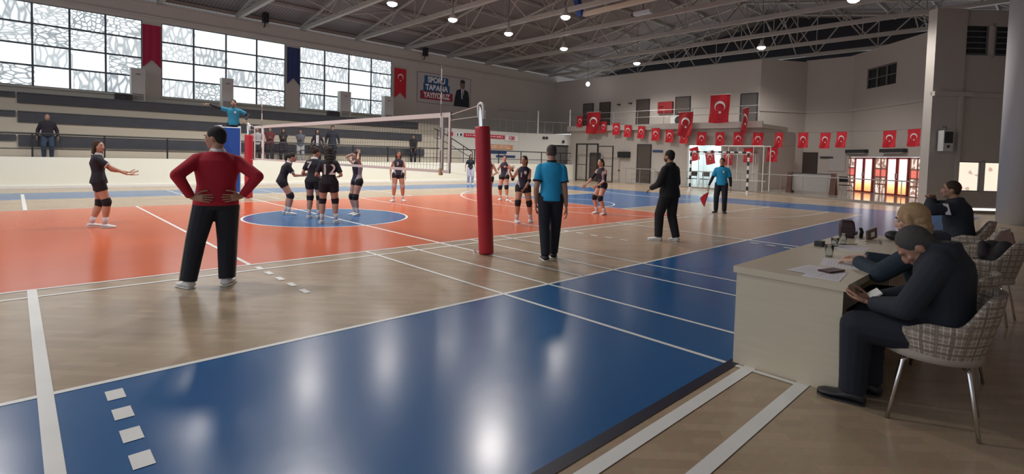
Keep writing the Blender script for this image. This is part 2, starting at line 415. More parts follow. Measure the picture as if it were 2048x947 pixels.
# banners on the block
def flat_banner(name, label, cat, x0, x1, z0, z1, m, y0=19.62, sl=-.0484, dx=0):
    y = lambda x: 19.7 + (x - 14.2) * sl - .03
    t = MB(); t.rings([[(x0, y(x0) - .012, z0), (x1, y(x1) - .012, z0), (x1, y(x1) + .01, z0), (x0, y(x0) + .01, z0)], [(x0, y(x0) - .012, z1), (x1, y(x1) - .012, z1), (x1, y(x1) + .01, z1), (x0, y(x0) + .01, z1)]])
    o = t.build(name, m); tag(o, label, cat); return o
def blur_text(o, x0, x1, z0, z1):
    # lettering too small to read: a row of uneven little strokes
    s = MB(); x = x0; rn = random.Random(int(x0 * 100 + z0 * 1000))
    while x < x1:
        w = rn.uniform(.03, .07); y = 19.7 + (x - 14.2) * -.0484 - .05
        s.box(x, y - .003, z0 + rn.choice((0, 0, .02)), min(x + w, x1), y, z1)
        x += w + (rn.choice((.02, .02, .02, .09)))
    s.build('lettering', M_tx, o)
M_ban = mat('banner_white', (0.80, 0.80, 0.80), 0.6); M_tx = mat('lettering_white', (0.85, 0.86, 0.88), 0.6)
M_ora = mat('banner_orange', (0.62, 0.28, 0.12), 0.6); M_redt = mat('banner_red', (0.55, 0.02, 0.05), 0.6)
o = flat_banner('wall_banner', 'long red strip banner with small white lettering on the white block', 'banner', 15.6, 19.0, 2.72, 2.96, M_redt)
blur_text(o, 15.75, 18.85, 2.80, 2.88)
o = flat_banner('wall_banner', 'white plate with the big dark red figure 100 beside the red strip', 'banner', 19.05, 20.2, 2.60, 3.0, M_ban)
text_obj('100', .38, M_redt, o, frame4((19.6, 19.7 - .0484 * 5.4 - .06, 2.79), (1, -.0484, 0), (0, 0, 1)), bold=.012)
o = flat_banner('wall_banner', 'orange strip banner below the red strip on the white block', 'banner', 16.9, 19.75, 2.0, 2.32, M_ora)
blur_text(o, 17.1, 19.5, 2.19, 2.25); blur_text(o, 17.1, 19.5, 2.07, 2.13)
o = flat_banner('wall_banner', 'navy strip banner under the orange strip', 'banner', 17.0, 19.2, 1.70, 1.93, M_navyb)
o = flat_banner('wall_banner', 'narrow navy sign low on the white block behind the railing', 'banner', 18.3, 20.0, 1.45, 1.6, M_navyb)
o = flat_banner('wall_sign', 'small dark red square sign at the left end of the white block', 'sign', 14.35, 14.75, 2.75, 2.98, M_redt)
o = flat_banner('wall_sign', 'little white sign with two dark crests left of the red strip', 'sign', 14.95, 15.5, 2.72, 2.98, M_ban)
s = MB(); s.box(15.05, 19.59, 2.77, 15.12, 19.605, 2.93); s.box(15.28, 19.58, 2.77, 15.42, 19.6, 2.93); s.build('crest', M_dark, o)
# dark panel drawn for the unlit opening under the block, and little wall boxes
def on_bc(f, off): p = B_ + (C_ - B_) * f; d = (C_ - B_).normalized(); n = V((d.y, -d.x, 0)); return p + n * off, d, n
p, d, n = on_bc(.81, -.2)
s = MB(); s.obox((p.x, p.y, 1.71), d * .66, n * .03, (0, 0, .70)); o = s.build('shade_panel', mat('opening_shade', (0.10, 0.10, 0.10), .6)); tag(o, 'dark grey panel filling the unlit opening in the corner below the white block', 'shade_panel')
s = MB(); s.obox((p.x, p.y, 2.42), d * .70, n * .05, (0, 0, .04)); s.build('shade_panel_head', M_dark, o)
for f, z, r_, lb in ((.47, 2.93, .10, 'pair of small dark round speakers on the white block'), (.86, 2.70, .11, 'round black wall fan at the corner of the white block')):
    p, d, n = on_bc(f, .05)
    s = MB(); s.ell(p + V((0, 0, z)), (.1, .1, r_), nu=10, nv=6)
    if f < .6: s.ell(p + d * .22 + V((0, 0, z)), (.1, .1, r_), nu=10, nv=6)
    o = s.build('wall_fixture', M_dark, smooth=True); tag(o, lb, 'speaker' if f < .6 else 'fan')
# landing railing above the block
t = thing('landing_railing', 'pale metal bar railing on the landing above the white block', 'railing', (0, 0, 3.22))
pl = [A_ + V((0.3, .1, 0)), B_ + V((0, .1, 0)), C_ + V((0, .1, 0))]
for i in range(2):
    a, c = pl[i], pl[i + 1]; s = MB(); s.tube([a + V((0, 0, .85)), c + V((0, 0, .85))], .025); s.build('top_rail', M_galv, t)
    nb = int((c - a).length / .55)
    for j in range(nb + 1):
        q_ = a + (c - a) * j / nb
        if q_.x > 18.3: s = MB(); s.tube([q_, q_ + V((0, 0, .85))], .014, 6); s.build('rail_bar', M_galv, t)
for px_, h_ in ((21.6, 1.6), ):
    q_ = B_ + (C_ - B_) * .35
    s = MB(); s.tube([q_, q_ + V((0, 0, h_))], .05); o = s.build('railing_post', M_white, t)
s = MB(); s.tube([(19.9, 21.2, 4.9), (22.4, 20.6, 4.9)], .03); s.tube([(19.9, 21.2, 3.2), (19.9, 21.2, 4.9)], .02); s.tube([(22.4, 20.6, 3.2), (22.4, 20.6, 4.9)], .02)
o = s.build('bar_frame', M_galv); tag(o, 'thin metal bar frame standing on the landing behind its railing', 'frame')
# stair handrail
t = thing('stair_handrail', 'black sloping stair handrail at the right end of the bleachers', 'handrail', (12.2, 17.7, 1.0))
s = MB(); s.tube([(-.2, 0, 2.0), (.3, 0, 1.85), (2.6, 0, .75), (2.6, 0, .0)], .03); s.build('top_rail', M_black, t)
s = MB(); s.tube([(-.2, 0, 1.5), (.3, 0, 1.4), (2.6, 0, .35)], .02); s.build('lower_rail', M_black, t)
for x, h_ in ((0.0, 1.95), (1.0, 1.5), (1.9, 1.07)):
    s = MB(); s.tube([(x, 0, 0), (x, 0, h_)], .022); s.build('rail_post', M_black, t)
# tall air conditioners on the top step, dark boxes beside them
for x0, x1, lb in ((-1.55, -1.05, 'right of the leftmost window'), (2.0, 2.5, 'in front of the middle window'), (7.98, 8.6, 'in front of the right window'), (10.75, 11.35, 'at the right corner of the right window')):
    t = thing('air_conditioner', 'tall white floor standing air conditioner ' + lb, 'air conditioner', ((x0 + x1) / 2, 21.35, 3.42), 0, 'tall air conditioners on the top step')
    w = (x1 - x0) / 2
    s = MB(); s.box(-w, -.2, 0, w, .2, 1.52); s.box(-w - .01, -.21, 1.50, w + .01, .21, 1.54); s.build('housing', M_offw, t)
    s = MB()
    for j in range(6): s.box(-w * .8, -.215, .15 + j * .05, w * .8, -.2, .17 + j * .05)
    s.build('intake_grille', M_dark, t)
    s = MB(); s.box(-.09, -.212, 1.27, .09, -.2, 1.30); s.build('display', M_dark, t)
for x, lb in ((-1.85, 'left'), (7.5, 'right')):
    t = thing('loudspeaker', 'black loudspeaker box on the top bleacher step, the %s one of two' % lb, 'speaker', (x, 21.0, 3.42), 0, 'black boxes on the top step')
    s = MB(); s.box(-.3, -.18, 0, .3, .18, .34); s.build('cabinet', M_black, t)
    s = MB(); s.lathe((0, 0, 0), [(.12, 0), (.10, .02)], 16); 
    for i, v in enumerate(s.v): s.v[i] = (v[0], -.18 - v[2], .17 + v[1])
    s.build('speaker_cone', M_dark, t)
# wall speakers near the truss feet
for x, z in ((4.15, 8.02), (13.95, 7.8)):
    t = thing('wall_speaker', 'small black speaker high on the window wall, %s' % ('above the middle window' if x < 9 else 'above the slogan banner'), 'speaker', (x, 21.75, z), 0, 'black speakers high on the window wall')
    s = MB(); s.box(-.13, -.15, .1, .13, .12, .62); s.build('cabinet', M_black, t)
    s = MB(); s.tube([(0, .05, .1), (0, .05, -.05), (0, .2, -.1)], .03); s.build('bracket', M_black, t)

# ------------------------------------------------------------------ pennant banners on the window wall
def pennant(x0, x1, zt, zb, m, label, emblem=False):
    w = x1 - x0; c = (x0 + x1) / 2
    s = MB(); y = -.02; nseg = 8; front = []
    for k in range(nseg + 1):
        xx = -w / 2 + w * k / nseg; zz = zb - zt + .38 * (1 - abs(xx) / (w / 2)); yy = -.03 + .012 * math.sin(k * 1.9)
        front.append(((xx, yy, 0), (xx, yy, zz)))
    for k in range(nseg):
        a, b_ = front[k], front[k + 1]; s.quad(a[0], a[1], b_[1], b_[0])
        s.quad(*[(p[0], p[1] + .01, p[2]) for p in (a[0], b_[0], b_[1], a[1])])
    o = s.build('hanging_pennant', m, loc=(c, YW - .03, zt)); tag(o, label, 'pennant', 'swallow tailed pennants on the window wall')
    r_ = MB(); r_.tube([(-w / 2 - .03, -.03, 0), (w / 2 + .03, -.03, 0)], .015); r_.build('hanging_rod', M_offw, o)
    if emblem:
        e = MB(); emblem_geo(e, -.05, 'y', .2, (0, -.55)); e.build('crescent_and_star', M_flagw, o)
def emblem_geo(e, d, axis, r, c, n=28):
    """crescent opening downwards with a star below; drawn facing -y or -x"""
    P = (lambda u, v: (u, d, v)) if axis == 'y' else (lambda u, v: (d, -u, v))
    th0 = math.radians(38); out = []; inn = []
    for i in range(n + 1):
        a = -PI / 2 + th0 + (2 * PI - 2 * th0) * i / n; out.append((c[0] + r * math.cos(a), c[1] + r * math.sin(a)))
    r2_, off = r * .80, -r * .25
    for i in range(n + 1):
        a = -PI / 2 + math.radians(47) + (2 * PI - 2 * math.radians(47)) * i / n; inn.append((c[0] + r2_ * math.cos(a), c[1] + off + r2_ * math.sin(a)))
    for i in range(n): e.quad(P(*out[i]), P(*inn[i]), P(*inn[i + 1]), P(*out[i + 1]))
    sc_ = (c[0], c[1] - r * 1.15); pt = []
    for i in range(10):
        a = -PI / 2 + i * PI / 5; rr = r * (.36 if i % 2 == 0 else .15); pt.append((sc_[0] + rr * math.cos(a), sc_[1] + rr * math.sin(a)))
    for i in range(10): e.add([P(*sc_), P(*pt[(i + 1) % 10]), P(*pt[i])], [(0, 1, 2)])
pennant(-1.02, -.33, 7.1, 5.15, mat('pennant_crimson', (0.40, 0.015, 0.06), .8), 'crimson swallow tailed pennant between the left and middle windows')
pennant(5.33, 6.0, 7.12, 5.1, mat('pennant_navy', (0.03, 0.05, 0.16), .8), 'navy swallow tailed pennant between the middle and right windows')
pennant(11.85, 12.68, 6.9, 5.0, M_flag, 'red swallow tailed pennant with white crescent and star right of the windows', True)
# slogan banner with a figure in a dark suit
t = thing('slogan_banner', 'pale wall banner with blue and red slogan bars and a suited figure', 'banner', (15.6, YW - .03, 5.9))
s = MB(); s.box(-2.1, -.015, -1.0, 2.3, .02, .98); s.build('banner_sheet', mat('banner_grey', (0.50, 0.49, 0.49), .7), t)
s = MB()
for (a, b_, c, d) in ((-2.1, -1.0, 2.3, -.97), (-2.1, .95, 2.3, .98), (-2.1, -1, -2.07, .98), (2.27, -1, 2.3, .98)): s.box(a, -.03, b_, c, -.012, d)
s.build('banner_edge', mat('banner_edge', (.25, .24, .24), .7), t)
M_bb = mat('slogan_blue', (0.03, 0.11, 0.26), .7); M_rb = mat('slogan_red', (0.36, 0.035, 0.06), .7)
for x0, x1, z0, z1, m, tx in ((-1.55, .35, .28, .80, M_bb, 'SPORU'), (-1.62, .48, -.22, .30, M_bb, 'TABANA'), (-1.85, .75, -.74, -.20, M_rb, 'YAYIYORUZ')):
    s = MB(); s.box(x0, -.03, z0, x1, -.016, z1); bar = s.build('slogan_bar', m, t)
    text_obj(tx, .50, M_tx, bar, frame4(((x0 + x1) / 2, -.035, (z0 + z1) / 2), (1, 0, 0), (0, 0, 1)), bold=.02, sx=.90 if len(tx) < 9 else .76)
s = MB(); sh = [(.85, -1.0), (.95, -.35), (1.08, .1), (1.42, .22), (1.75, .22), (2.08, .08), (2.18, -.4), (2.2, -1.0)]
s.rings([[(x, -.035, z) for x, z in sh], [(x, -.018, z) for x, z in sh]]); s.build('printed_suit', mat('print_suit', (.012, .018, .028), .7), t)
s = MB(); s.rings([[(x, -.038, z) for x, z in ((1.46, .22), (1.72, .22), (1.62, -.45), (1.5, -.45))], [(x, -.034, z) for x, z in ((1.46, .22), (1.72, .22), (1.62, -.45), (1.5, -.45))]]); s.build('printed_shirt', M_ban, t)
s = MB(); s.rings([[(x, -.042, z) for x, z in ((1.57, .2), (1.63, .2), (1.65, -.4), (1.56, -.45))], [(x, -.037, z) for x, z in ((1.57, .2), (1.63, .2), (1.65, -.4), (1.56, -.45))]]); s.build('printed_tie', M_navyb, t)
s = MB(); s.ell((1.58, -.03, .52), (.22, .012, .33), nu=16); s.build('printed_head', mat('print_skin', (.20, .14, .12), .7), t)
s = MB(); s.ell((1.58, -.034, .73), (.215, .012, .14), nu=16); s.build('printed_hair', mat('print_hair', (.03, .03, .03), .7), t)

# ------------------------------------------------------------------ far walls
b = MB(); XF = 23.5
for (y0, y1, z0, z1) in ((3.9, 6.04, 0, 2.5), (8.08, 10.6, 0, 2.5), (11.6, 17.3, 0, 2.5), (3.9, 17.3, 2.5, 3.44), (10.6, 11.6, 0, 2.5), (17.3, 20.5, 0, 2.98)): b.box(XF, y0, z0, XF + .2, y1, z1)
b.box(XF + .2, 3.92, 0, 28.9, 4.1, 3.44)
b.box(XF - .25, 3.7, 3.45, 27, 17.45, 3.66)
b.box(XF - .25, 3.7, 3.66, XF - .1, 17.45, 3.80)
struct(b.build('wall_balcony', M_wall))
b = MB(); b.box(26.8, 5.3, 3.5, 27.1, 22.3, 7.75); b.rings([[(26.8, 5.3, z), (29.6, 3.6, z), (29.7, 3.8, z), (26.9, 5.5, z)] for z in (0, 7.8)]); b.box(29.6, 1.1, 0, 29.9, 3.7, 7.9)
struct(b.build('wall_far', M_wall))
b = MB(); b.box(29.54, 1.1, 4.68, 29.6, 3.6, 4.84); b.rings([[(26.75, 5.24, z), (29.56, 3.55, z), (29.6, 3.6, z), (26.8, 5.3, z)] for z in (4.68, 4.84)])
struct(b.build('trim_far', M_wall))
# diagonal entrance wall (x - y = 28.5) with two glazed double doors
D1 = V((-.7071, -.7071, 0)); N1 = V((-.7071, .7071, 0))       # along the wall towards the camera side, and out into the hall
E0 = V((29.9, 1.4, 0))
def onB(s_, o=0.0, z=0.0): return E0 + D1 * s_ + N1 * o + V((0, 0, z))
LB = 7.0
def wbox(b, s0, s1, z0, z1, o0=0.0, o1=.2):
    p, q_, r_, t_ = onB(s0, o0), onB(s1, o0), onB(s1, -o1), onB(s0, -o1)
    b.rings([[(v.x, v.y, z0) for v in (p, q_, r_, t_)], [(v.x, v.y, z1) for v in (p, q_, r_, t_)]])
b = MB()
wbox(b, 0, .02, 0, 2.05); wbox(b, 6.12, LB, 0, 2.05); wbox(b, 0, LB, 2.05, 5.82); wbox(b, 0, LB, 6.93, 7.95)
wbox(b, 0, 1.62, 5.82, 6.93); wbox(b, 3.98, LB, 5.82, 6.93)
struct(b.build('wall_entrance', M_wall))
b = MB(); wbox(b, 0, LB, 4.68, 4.84, .06, 0); struct(b.build('trim_entrance', M_wall))
b = MB(); wbox(b, 1.62, 3.98, 5.82, 6.93, -.1, .12); w4 = struct(b.build('window_4', M_glass_dark))
b = MB()
for s_ in (1.62, 2.40, 3.18, 3.94): wbox(b, s_ - .03, s_ + .05, 5.82, 6.93, -.03, .09)
for z in (5.82, 6.35, 6.88): wbox(b, 1.62, 3.98, z - .025, z + .03, -.04, .08)
b.build('window_frame', mat('window_frame_grey', (.16, .17, .17), .5), w4)
# door glass: daylight behind, white above fading through orange film below, and patterned side lights
def door_glass():
    m = mat('door_glass_lit', (.3, .3, .3), .3); g = NT(m); bs = g.n['Principled BSDF']; X, Y, Z = g.sep(g.coord())
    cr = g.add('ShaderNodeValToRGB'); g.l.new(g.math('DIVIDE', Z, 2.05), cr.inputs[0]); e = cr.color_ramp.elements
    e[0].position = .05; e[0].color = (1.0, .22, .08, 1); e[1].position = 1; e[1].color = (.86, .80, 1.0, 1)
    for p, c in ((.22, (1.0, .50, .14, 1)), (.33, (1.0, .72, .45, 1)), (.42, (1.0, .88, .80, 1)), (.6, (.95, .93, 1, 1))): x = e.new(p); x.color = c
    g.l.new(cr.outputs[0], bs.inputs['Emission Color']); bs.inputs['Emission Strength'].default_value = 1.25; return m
def side_glass(name, red):
    m = mat(name, (.3, .25, .2), .3); g = NT(m); bs = g.n['Principled BSDF']
    n = g.tex('ShaderNodeTexNoise', g.mapping(g.coord(), (1, 1, 1)), Scale=5.5, Detail=2)
    mr = g.add('ShaderNodeMapRange', interpolation_type='SMOOTHSTEP'); g.l.new(n.outputs[0], mr.inputs[0]); mr.inputs[1].default_value = .46; mr.inputs[2].default_value = .54
    c = g.mix(mr.outputs[0], (.95, .16, .12, 1), (.80, .14, .12, 1)) if red else g.mix(mr.outputs[0], (1, .90, .78, 1), (.34, .17, .14, 1))
    g.l.new(c, bs.inputs['Emission Color']); bs.inputs['Emission Strength'].default_value = .68; return m
M_dg = door_glass(); M_sg = side_glass('sidelight_film', False); M_sr = side_glass('sidelight_red', True)
M_rf = mat('red_door_frame', (0.42, 0.07, 0.05), .45); M_pf = mat('pale_sidelight_frame', (.42, .20, .16), .5)
def entrance(s0, n_, xtra):
    fr = MB()
    # side light 0-.95, door .95-2.55
    for s_ in (0, .03 + .43, .92): wbox(fr, s0 + s_, s0 + s_ + .07, .09, 2.02, .03, .06)
    for z in (.09, .60, .98, 1.42, 1.97): wbox(fr, s0, s0 + .98, z - .03, z + .04, .03, .06)
    o = struct(fr.build('door_%d' % n_, M_pf))
    for (a0, a1) in ((.07, .46), (.53, .92)):
        for k, (z0, z1) in enumerate(((.13, .57), (.64, .95), (1.02, 1.39), (1.46, 1.94))):
            s = MB(); wbox(s, s0 + a0, s0 + a1, z0, z1, 0, .03); s.build('side_pane', M_sr if k == 2 else M_sg, o)
    if not xtra: return
    for (a0, a1, hs) in ((.99, 1.76, 1), (1.80, 2.57, -1)):
        s = MB()
        wbox(s, s0 + a0, s0 + a0 + .09, .09, 2.02, .05, .06); wbox(s, s0 + a1 - .09, s0 + a1, .09, 2.02, .05, .06)
        wbox(s, s0 + a0, s0 + a1, .09, .17, .05, .06); wbox(s, s0 + a0, s0 + a1, 1.93, 2.02, .05, .06)
        lf = s.build('door_leaf', M_rf, o)
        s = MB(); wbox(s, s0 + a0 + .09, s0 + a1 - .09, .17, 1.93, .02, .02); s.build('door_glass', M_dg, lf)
        s = MB(); hx = s0 + (a1 - .045 if hs > 0 else a0 + .045)
        s.tube([onB(hx, .10, .95), onB(hx, .10, 1.2)], .014); s.tube([onB(hx, .05, .97), onB(hx, .1, .97)], .01); s.tube([onB(hx, .05, 1.18), onB(hx, .1, 1.18)], .01)
        s.build('door_handle', M_chrome, lf)
entrance(.05, 1, True); entrance(2.72, 2, True); entrance(5.39 - .03, 3, False)
b = MB(); wbox(b, 5.95, 6.12, .05, 2.05, 0, .2); struct(b.build('trim_1', M_wall))
for s0, lb in ((.35, 'far'), (3.35, 'near')):
    t = thing('air_curtain', 'dark wall mounted air curtain above the %s entrance door' % lb, 'air curtain', (0, 0, 0), 0, 'air curtains above the entrance doors')
    s = MB(); wbox(s, s0, s0 + 1.75, 2.28, 2.46, .24, 0); s.build('housing', M_dark, t)
    s = MB(); wbox(s, s0 + .1, s0 + 1.65, 2.235, 2.27, .20, -.06); s.build('outlet', M_white, t)
# wall facing the camera beyond the seated people
CN = V((.7010, .7132, 0)); CD = V((.7132, -.7010, 0)); C0 = V((18.02, -4.15, 0))
def cb(b, s0, s1, z0, z1, o0=0.0, o1=.3):
    p, q_, r_, t_ = [C0 + CD * a - CN * o for a, o in ((s0, o0), (s1, o0), (s1, -o1), (s0, -o1))]
    b.rings([[(v.x, v.y, z0) for v in (p, q_, r_, t_)], [(v.x, v.y, z1) for v in (p, q_, r_, t_)]])
b = MB()
for (s0, s1, z0, z1) in ((0, 1.12, 0, 7.15), (1.12, 3.15, 0, .74), (3.15, 8, 0, 7.15), (1.12, 3.15, 1.80, 5.57), (1.12, 3.15, 6.6, 7.15), (1.97, 2.11, .7, 1.85), (2.06, 2.16, 5.5, 6.7)): cb(b, s0, s1, z0, z1)
cb(b, -.0, 1.08, 0, 7.15, .10, 0)
struct(b.build('wall_right', M_wall))
b = MB(); cb(b, 0, 1.38, 4.08, 4.24, .20, 0); cb(b, 1.3, 8, 4.08, 4.24, .06, 0); cb(b, .92, 1.03, 0, 4.08, .2, -.1); struct(b.build('trim_right', M_wall))
def lit_glass():
    m = mat('lit_peach_glass', (.3, .3, .3), .3); g = NT(m); bs = g.n['Principled BSDF']
    n = g.tex('ShaderNodeTexNoise', g.coord(), Scale=3.2, Detail=1)
    mr = g.add('ShaderNodeMapRange', interpolation_type='SMOOTHSTEP'); g.l.new(n.outputs[0], mr.inputs[0]); mr.inputs[1].default_value = .60; mr.inputs[2].default_value = .66
    g.l.new(g.mix(mr.outputs[0], (1, .86, .68, 1), (.62, .42, .34, 1)), bs.inputs['Emission Color']); bs.inputs['Emission Strength'].default_value = .78; return m
M_lg = lit_glass()
for k, (s0, s1) in enumerate(((1.12, 1.97), (2.11, 3.15))):
    s = MB(); cb(s, s0, s1, .74, 1.80, -.1, .12); o = struct(s.build('window_%d' % (5 + k), M_lg))
    s = MB()
    for (a, c, z0, z1) in ((s0, s0 + .03, .74, 1.8), (s1 - .03, s1, .74, 1.8), (s0, s1, .74, .77), (s0, s1, 1.77, 1.8)): cb(s, a, c, z0, z1, -.02, .08)
    s.build('window_frame', M_frame, o)
    s = MB(); cb(s, (s0, s0 + .1)[k] if k else s0, s1, 5.57, 6.6, -.1, .12); o = struct(s.build('window_%d' % (7 + k), M_glass_dark))
    s = MB()
    for j in range(5): cb(s, s0 + .04, s1 - .04, 5.6 + .2 * j, 5.64 + .2 * j, -.06, .08)
    for a in (s0 + (.08 if k else 0), s1 - .06): cb(s, a, a + .06, 5.57, 6.6, -.04, .08)
    s.build('window_frame', mat('window_frame_grey', (.16, .17, .17), .5), o)
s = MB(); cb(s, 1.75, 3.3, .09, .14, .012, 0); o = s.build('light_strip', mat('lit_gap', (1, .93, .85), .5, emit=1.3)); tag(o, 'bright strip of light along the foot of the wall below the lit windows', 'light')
t = thing('wall_loudspeaker', 'grey wall loudspeaker with dark grille hanging on the pilaster right of the entrance', 'speaker', tuple(C0 + CD * .40 - CN * .3))
s = MB(); s.obox((0, 0, 2.5), CD * .17, CN * .13, (0, 0, .36)); s.build('cabinet', M_offw, t)
s = MB(); s.obox(-CN * .14 + V((0, 0, 2.62)), CD * .14, CN * .01, (0, 0, .20)); s.build('grille', M_dark, t)
s = MB(); s.ell(-CN * .13 + V((0, 0, 2.30)), (.05, .05, .05), nu=10, nv=6); s.build('tweeter', M_black, t)
s = MB(); s.tube([V((0, 0, 2.86)), V((0, 0, 3.0)), CN * .16 + V((0, 0, 3.0))], .015); s.build('bracket', M_dark, t)
# unseen near wall behind and right of the camera, sized to darken the foreground
b = MB(); b.box(-8.5, -9.6, 0, 31.6, -9.35, 8.3); struct(b.build('wall_near', M_wall))
# round column at the right edge
s = MB(); s.smooth = True; s.lathe((15.12, -6.72, 0), [(.47, 0), (.47, 8.15)], 40); struct(s.build('wall_column', wall_mat('column_paint', (0.60, 0.60, 0.62), blot=.04)))

# balcony doors and things on the upper wall (x = 26.8)
def panel(name, label, cat, x, y0, y1, z0, z1, m, th=.06, handle=None, group=None):
    t = thing(name, label, cat, (x, (y0 + y1) / 2, z0), 0, group); w = abs(y1 - y0) / 2; h = z1 - z0
    s = MB(); s.box(-th, -w, 0, 0, w, h); s.build('leaf', m, t)
    s = MB(); s.box(-th - .02, -w - .05, 0, 0, -w, h + .05); s.box(-th - .02, w, 0, 0, w + .05, h + .05); s.box(-th - .02, -w, h, 0, w, h + .05); s.build('door_frame', M_dark, t)
    s = MB(); s.tube([(-th, w * .8 * (handle or 1), h * .48), (-th - .05, w * .8 * (handle or 1), h * .48), (-th - .05, w * .5 * (handle or 1), h * .48)], .012); s.build('handle', M_chrome, t)
    return t
G = 'doors along the balcony'
panel('balcony_door', 'dark grey narrow door, leftmost on the balcony', 'door', 26.8, 17.95, 18.85, 3.66, 5.76, M_doorg, group=G)
panel('balcony_door', 'dark brown balcony door just right of the leftmost one', 'door', 26.8, 16.35, 17.25, 3.66, 5.78, M_door, group=G)
panel('balcony_door', 'dark brown balcony door in the middle between bare wall stretches', 'door', 26.8, 12.95, 13.95, 3.66, 5.80, M_door, group=G)
panel('balcony_door', 'brown balcony door right of the red hose cabinet', 'door', 26.8, 9.85, 10.85, 3.66, 5.80, M_door, group=G)
panel('balcony_door', 'large grey brown door at the right end of the balcony', 'door', 26.8, 5.45, 6.4, 3.66, 5.72, M_doorg, group=G)
s = MB(); s.box(-.21, -.55, 0, -.01, .55, .78); t = s.build('hose_cabinet', mat('cabinet_red', (.30, .02, .025), .45), loc=(26.8, 11.6, 4.78)); tag(t, 'red fire hose cabinet on the balcony wall', 'cabinet')
s = MB(); s.box(-.21, .1, .42, -.2, .45, .46); s.box(-.21, -.5, .05, -.205, .5, .07); s.build('cabinet_mark', M_flagw, t)
t = thing('outdoor_unit', 'white air conditioner fan unit standing behind the balcony parapet', 'air conditioner', (24.4, 9.3, 3.66))
s = MB(); s.box(-.16, -.45, .05, .16, .45, .72); s.build('housing', M_white, t)
s = MB(); s.lathe((0, 0, 0), [(.26, 0), (.24, .02), (.05, .03)], 20)
s.v = [(-.16 - v[2], v[0] - .1, v[1] + .40) for v in s.v]; s.build('fan_grille', M_dark, t)
s = MB(); s.box(-.14, -.4, 0, .14, -.34, .05); s.box(-.14, .34, 0, .14, .4, .05); s.build('foot', M_dark, t)
s = MB(); s.box(-.06, -.14, 0, .06, .14, .25); t = s.build('loudspeaker', M_black, loc=(26.7, 10.55, 4.45)); tag(t, 'small black speaker beside the fan unit on the balcony', 'speaker')
for (y, z, lb) in ((15.5, 5.55, 'left'), (14.5, 5.6, 'right')):
    s = MB(); s.box(-.2, -.12, 0, 0, .12, .05); s.box(-.04, -.03, -.06, 0, .03, 0); t = s.build('emergency_lamp', M_dark, loc=(26.8, y, z)); tag(t, 'small dark emergency lamp on the balcony wall, the %s of two between doors' % lb, 'lamp')
t = thing('balcony_railing', 'thin grey metal railing along the balcony edge', 'railing', (23.35, 0, 3.8))
for z in (.85, .45): s = MB(); s.tube([(0, 4.0, z), (0, 17.3, z)], .016, 6); s.build('rail', M_galv, t)
y = 4.0
while y < 17.4: s = MB(); s.tube([(0, y, 0), (0, y, .85 if y < 17 else 1.2)], .02 if y < 17 else .05, 6); s.build('post', M_galv if y < 17 else M_white, t); y += 1.9
# lower wall
panel('ground_door', 'tall dark brown door under the balcony beside a small blue sign', 'door', 23.5, 10.62, 11.55, .02, 2.5, M_door)
s = MB(); s.box(-.03, -.36, 0, 0, .36, .13); t = s.build('direction_sign', M_navyb, loc=(23.46, 10.1, 2.05)); tag(t, 'small blue direction sign right of the brown door under the balcony', 'sign')
panel('inner_door', 'brown door seen through the black framed gate', 'door', 23.5, 14.6, 15.4, .02, 1.9, M_door)
t = thing('wall_monitor', 'dark box shaped monitor on the wall between the gate and the brown door', 'monitor', (23.5, 12.55, 1.65))
s = MB(); s.box(-.28, -.42, 0, 0, .42, .40); s.build('housing', M_black, t)
s = MB(); s.box(-.29, -.38, .04, -.28, .38, .36); s.build('screen', M_glass_dark, t)
s = MB(); s.box(-.03, -.06, 0, 0, .06, .09); t = s.build('light_switch', M_dark, loc=(23.5, 13.0, .75)); tag(t, 'small dark switch box on the wall below the monitor', 'switch')
t = thing('gate_frame', 'black framed glass gate standing open under the left end of the balcony', 'gate', (22.6, 14.4, 0))
s = MB()
for y in (-.28, 1.55): s.box(-.04, y - .05, .09 if False else 0, .04, y + .05, 2.55)
s.box(-.04, -.28, 2.47, .04, 1.55, 2.56); s.box(-.04, .62, 0, .04, .68, 2.5); s.box(-.03, .65, 1.1, .03, 1.55, 1.14); s.box(-.03, -.28, .04, .03, 1.55, .1); s.build('frame', M_black, t)
s = MB(); s.box(-.03, -1.55, .02, .03, -1.48, 2.4); s.box(-.03, -1.5, 2.34, .03, -.3, 2.4); s.box(-.03, -1.5, .02, .03, -.3, .08); s.box(-.03, -1.5, 1.05, .03, -.3, 1.09); s.build('side_wing', M_black, t)
# lit room behind an opening in the wall
M_room = mat('room_white', (.80, .86, .86), .7)
b = MB(); b.box(26.7, 5.4, 0, 26.78, 8.8, 3.1); b.box(23.7, 5.3, 0, 26.7, 5.4, 3.1); b.box(23.7, 8.7, 0, 26.7, 8.8, 3.1); b.box(23.7, 5.3, 3.1, 26.78, 8.8, 3.18)
struct(b.build('wall_side_room', M_room))
t = thing('room_light', 'bright ceiling light in the side room under the balcony', 'lamp', (25.2, 7.1, 3.08))
s = MB(); s.box(-.15, -.9, -.08, .15, .9, 0); s.build('diffuser', mat('room_diffuser', (.9, 1, 1), .5, emit=5), t)
ld = bpy.data.lights.new('room_lamp', 'AREA'); ld.energy = 60; ld.size = .3; ld.size_y = 1.8; ld.shape = 'RECTANGLE'; ld.color = (.85, .97, 1); lo = bpy.data.objects.new('room_lamp', ld); COL.objects.link(lo); lo.parent = t; lo.location = (0, 0, -.1)
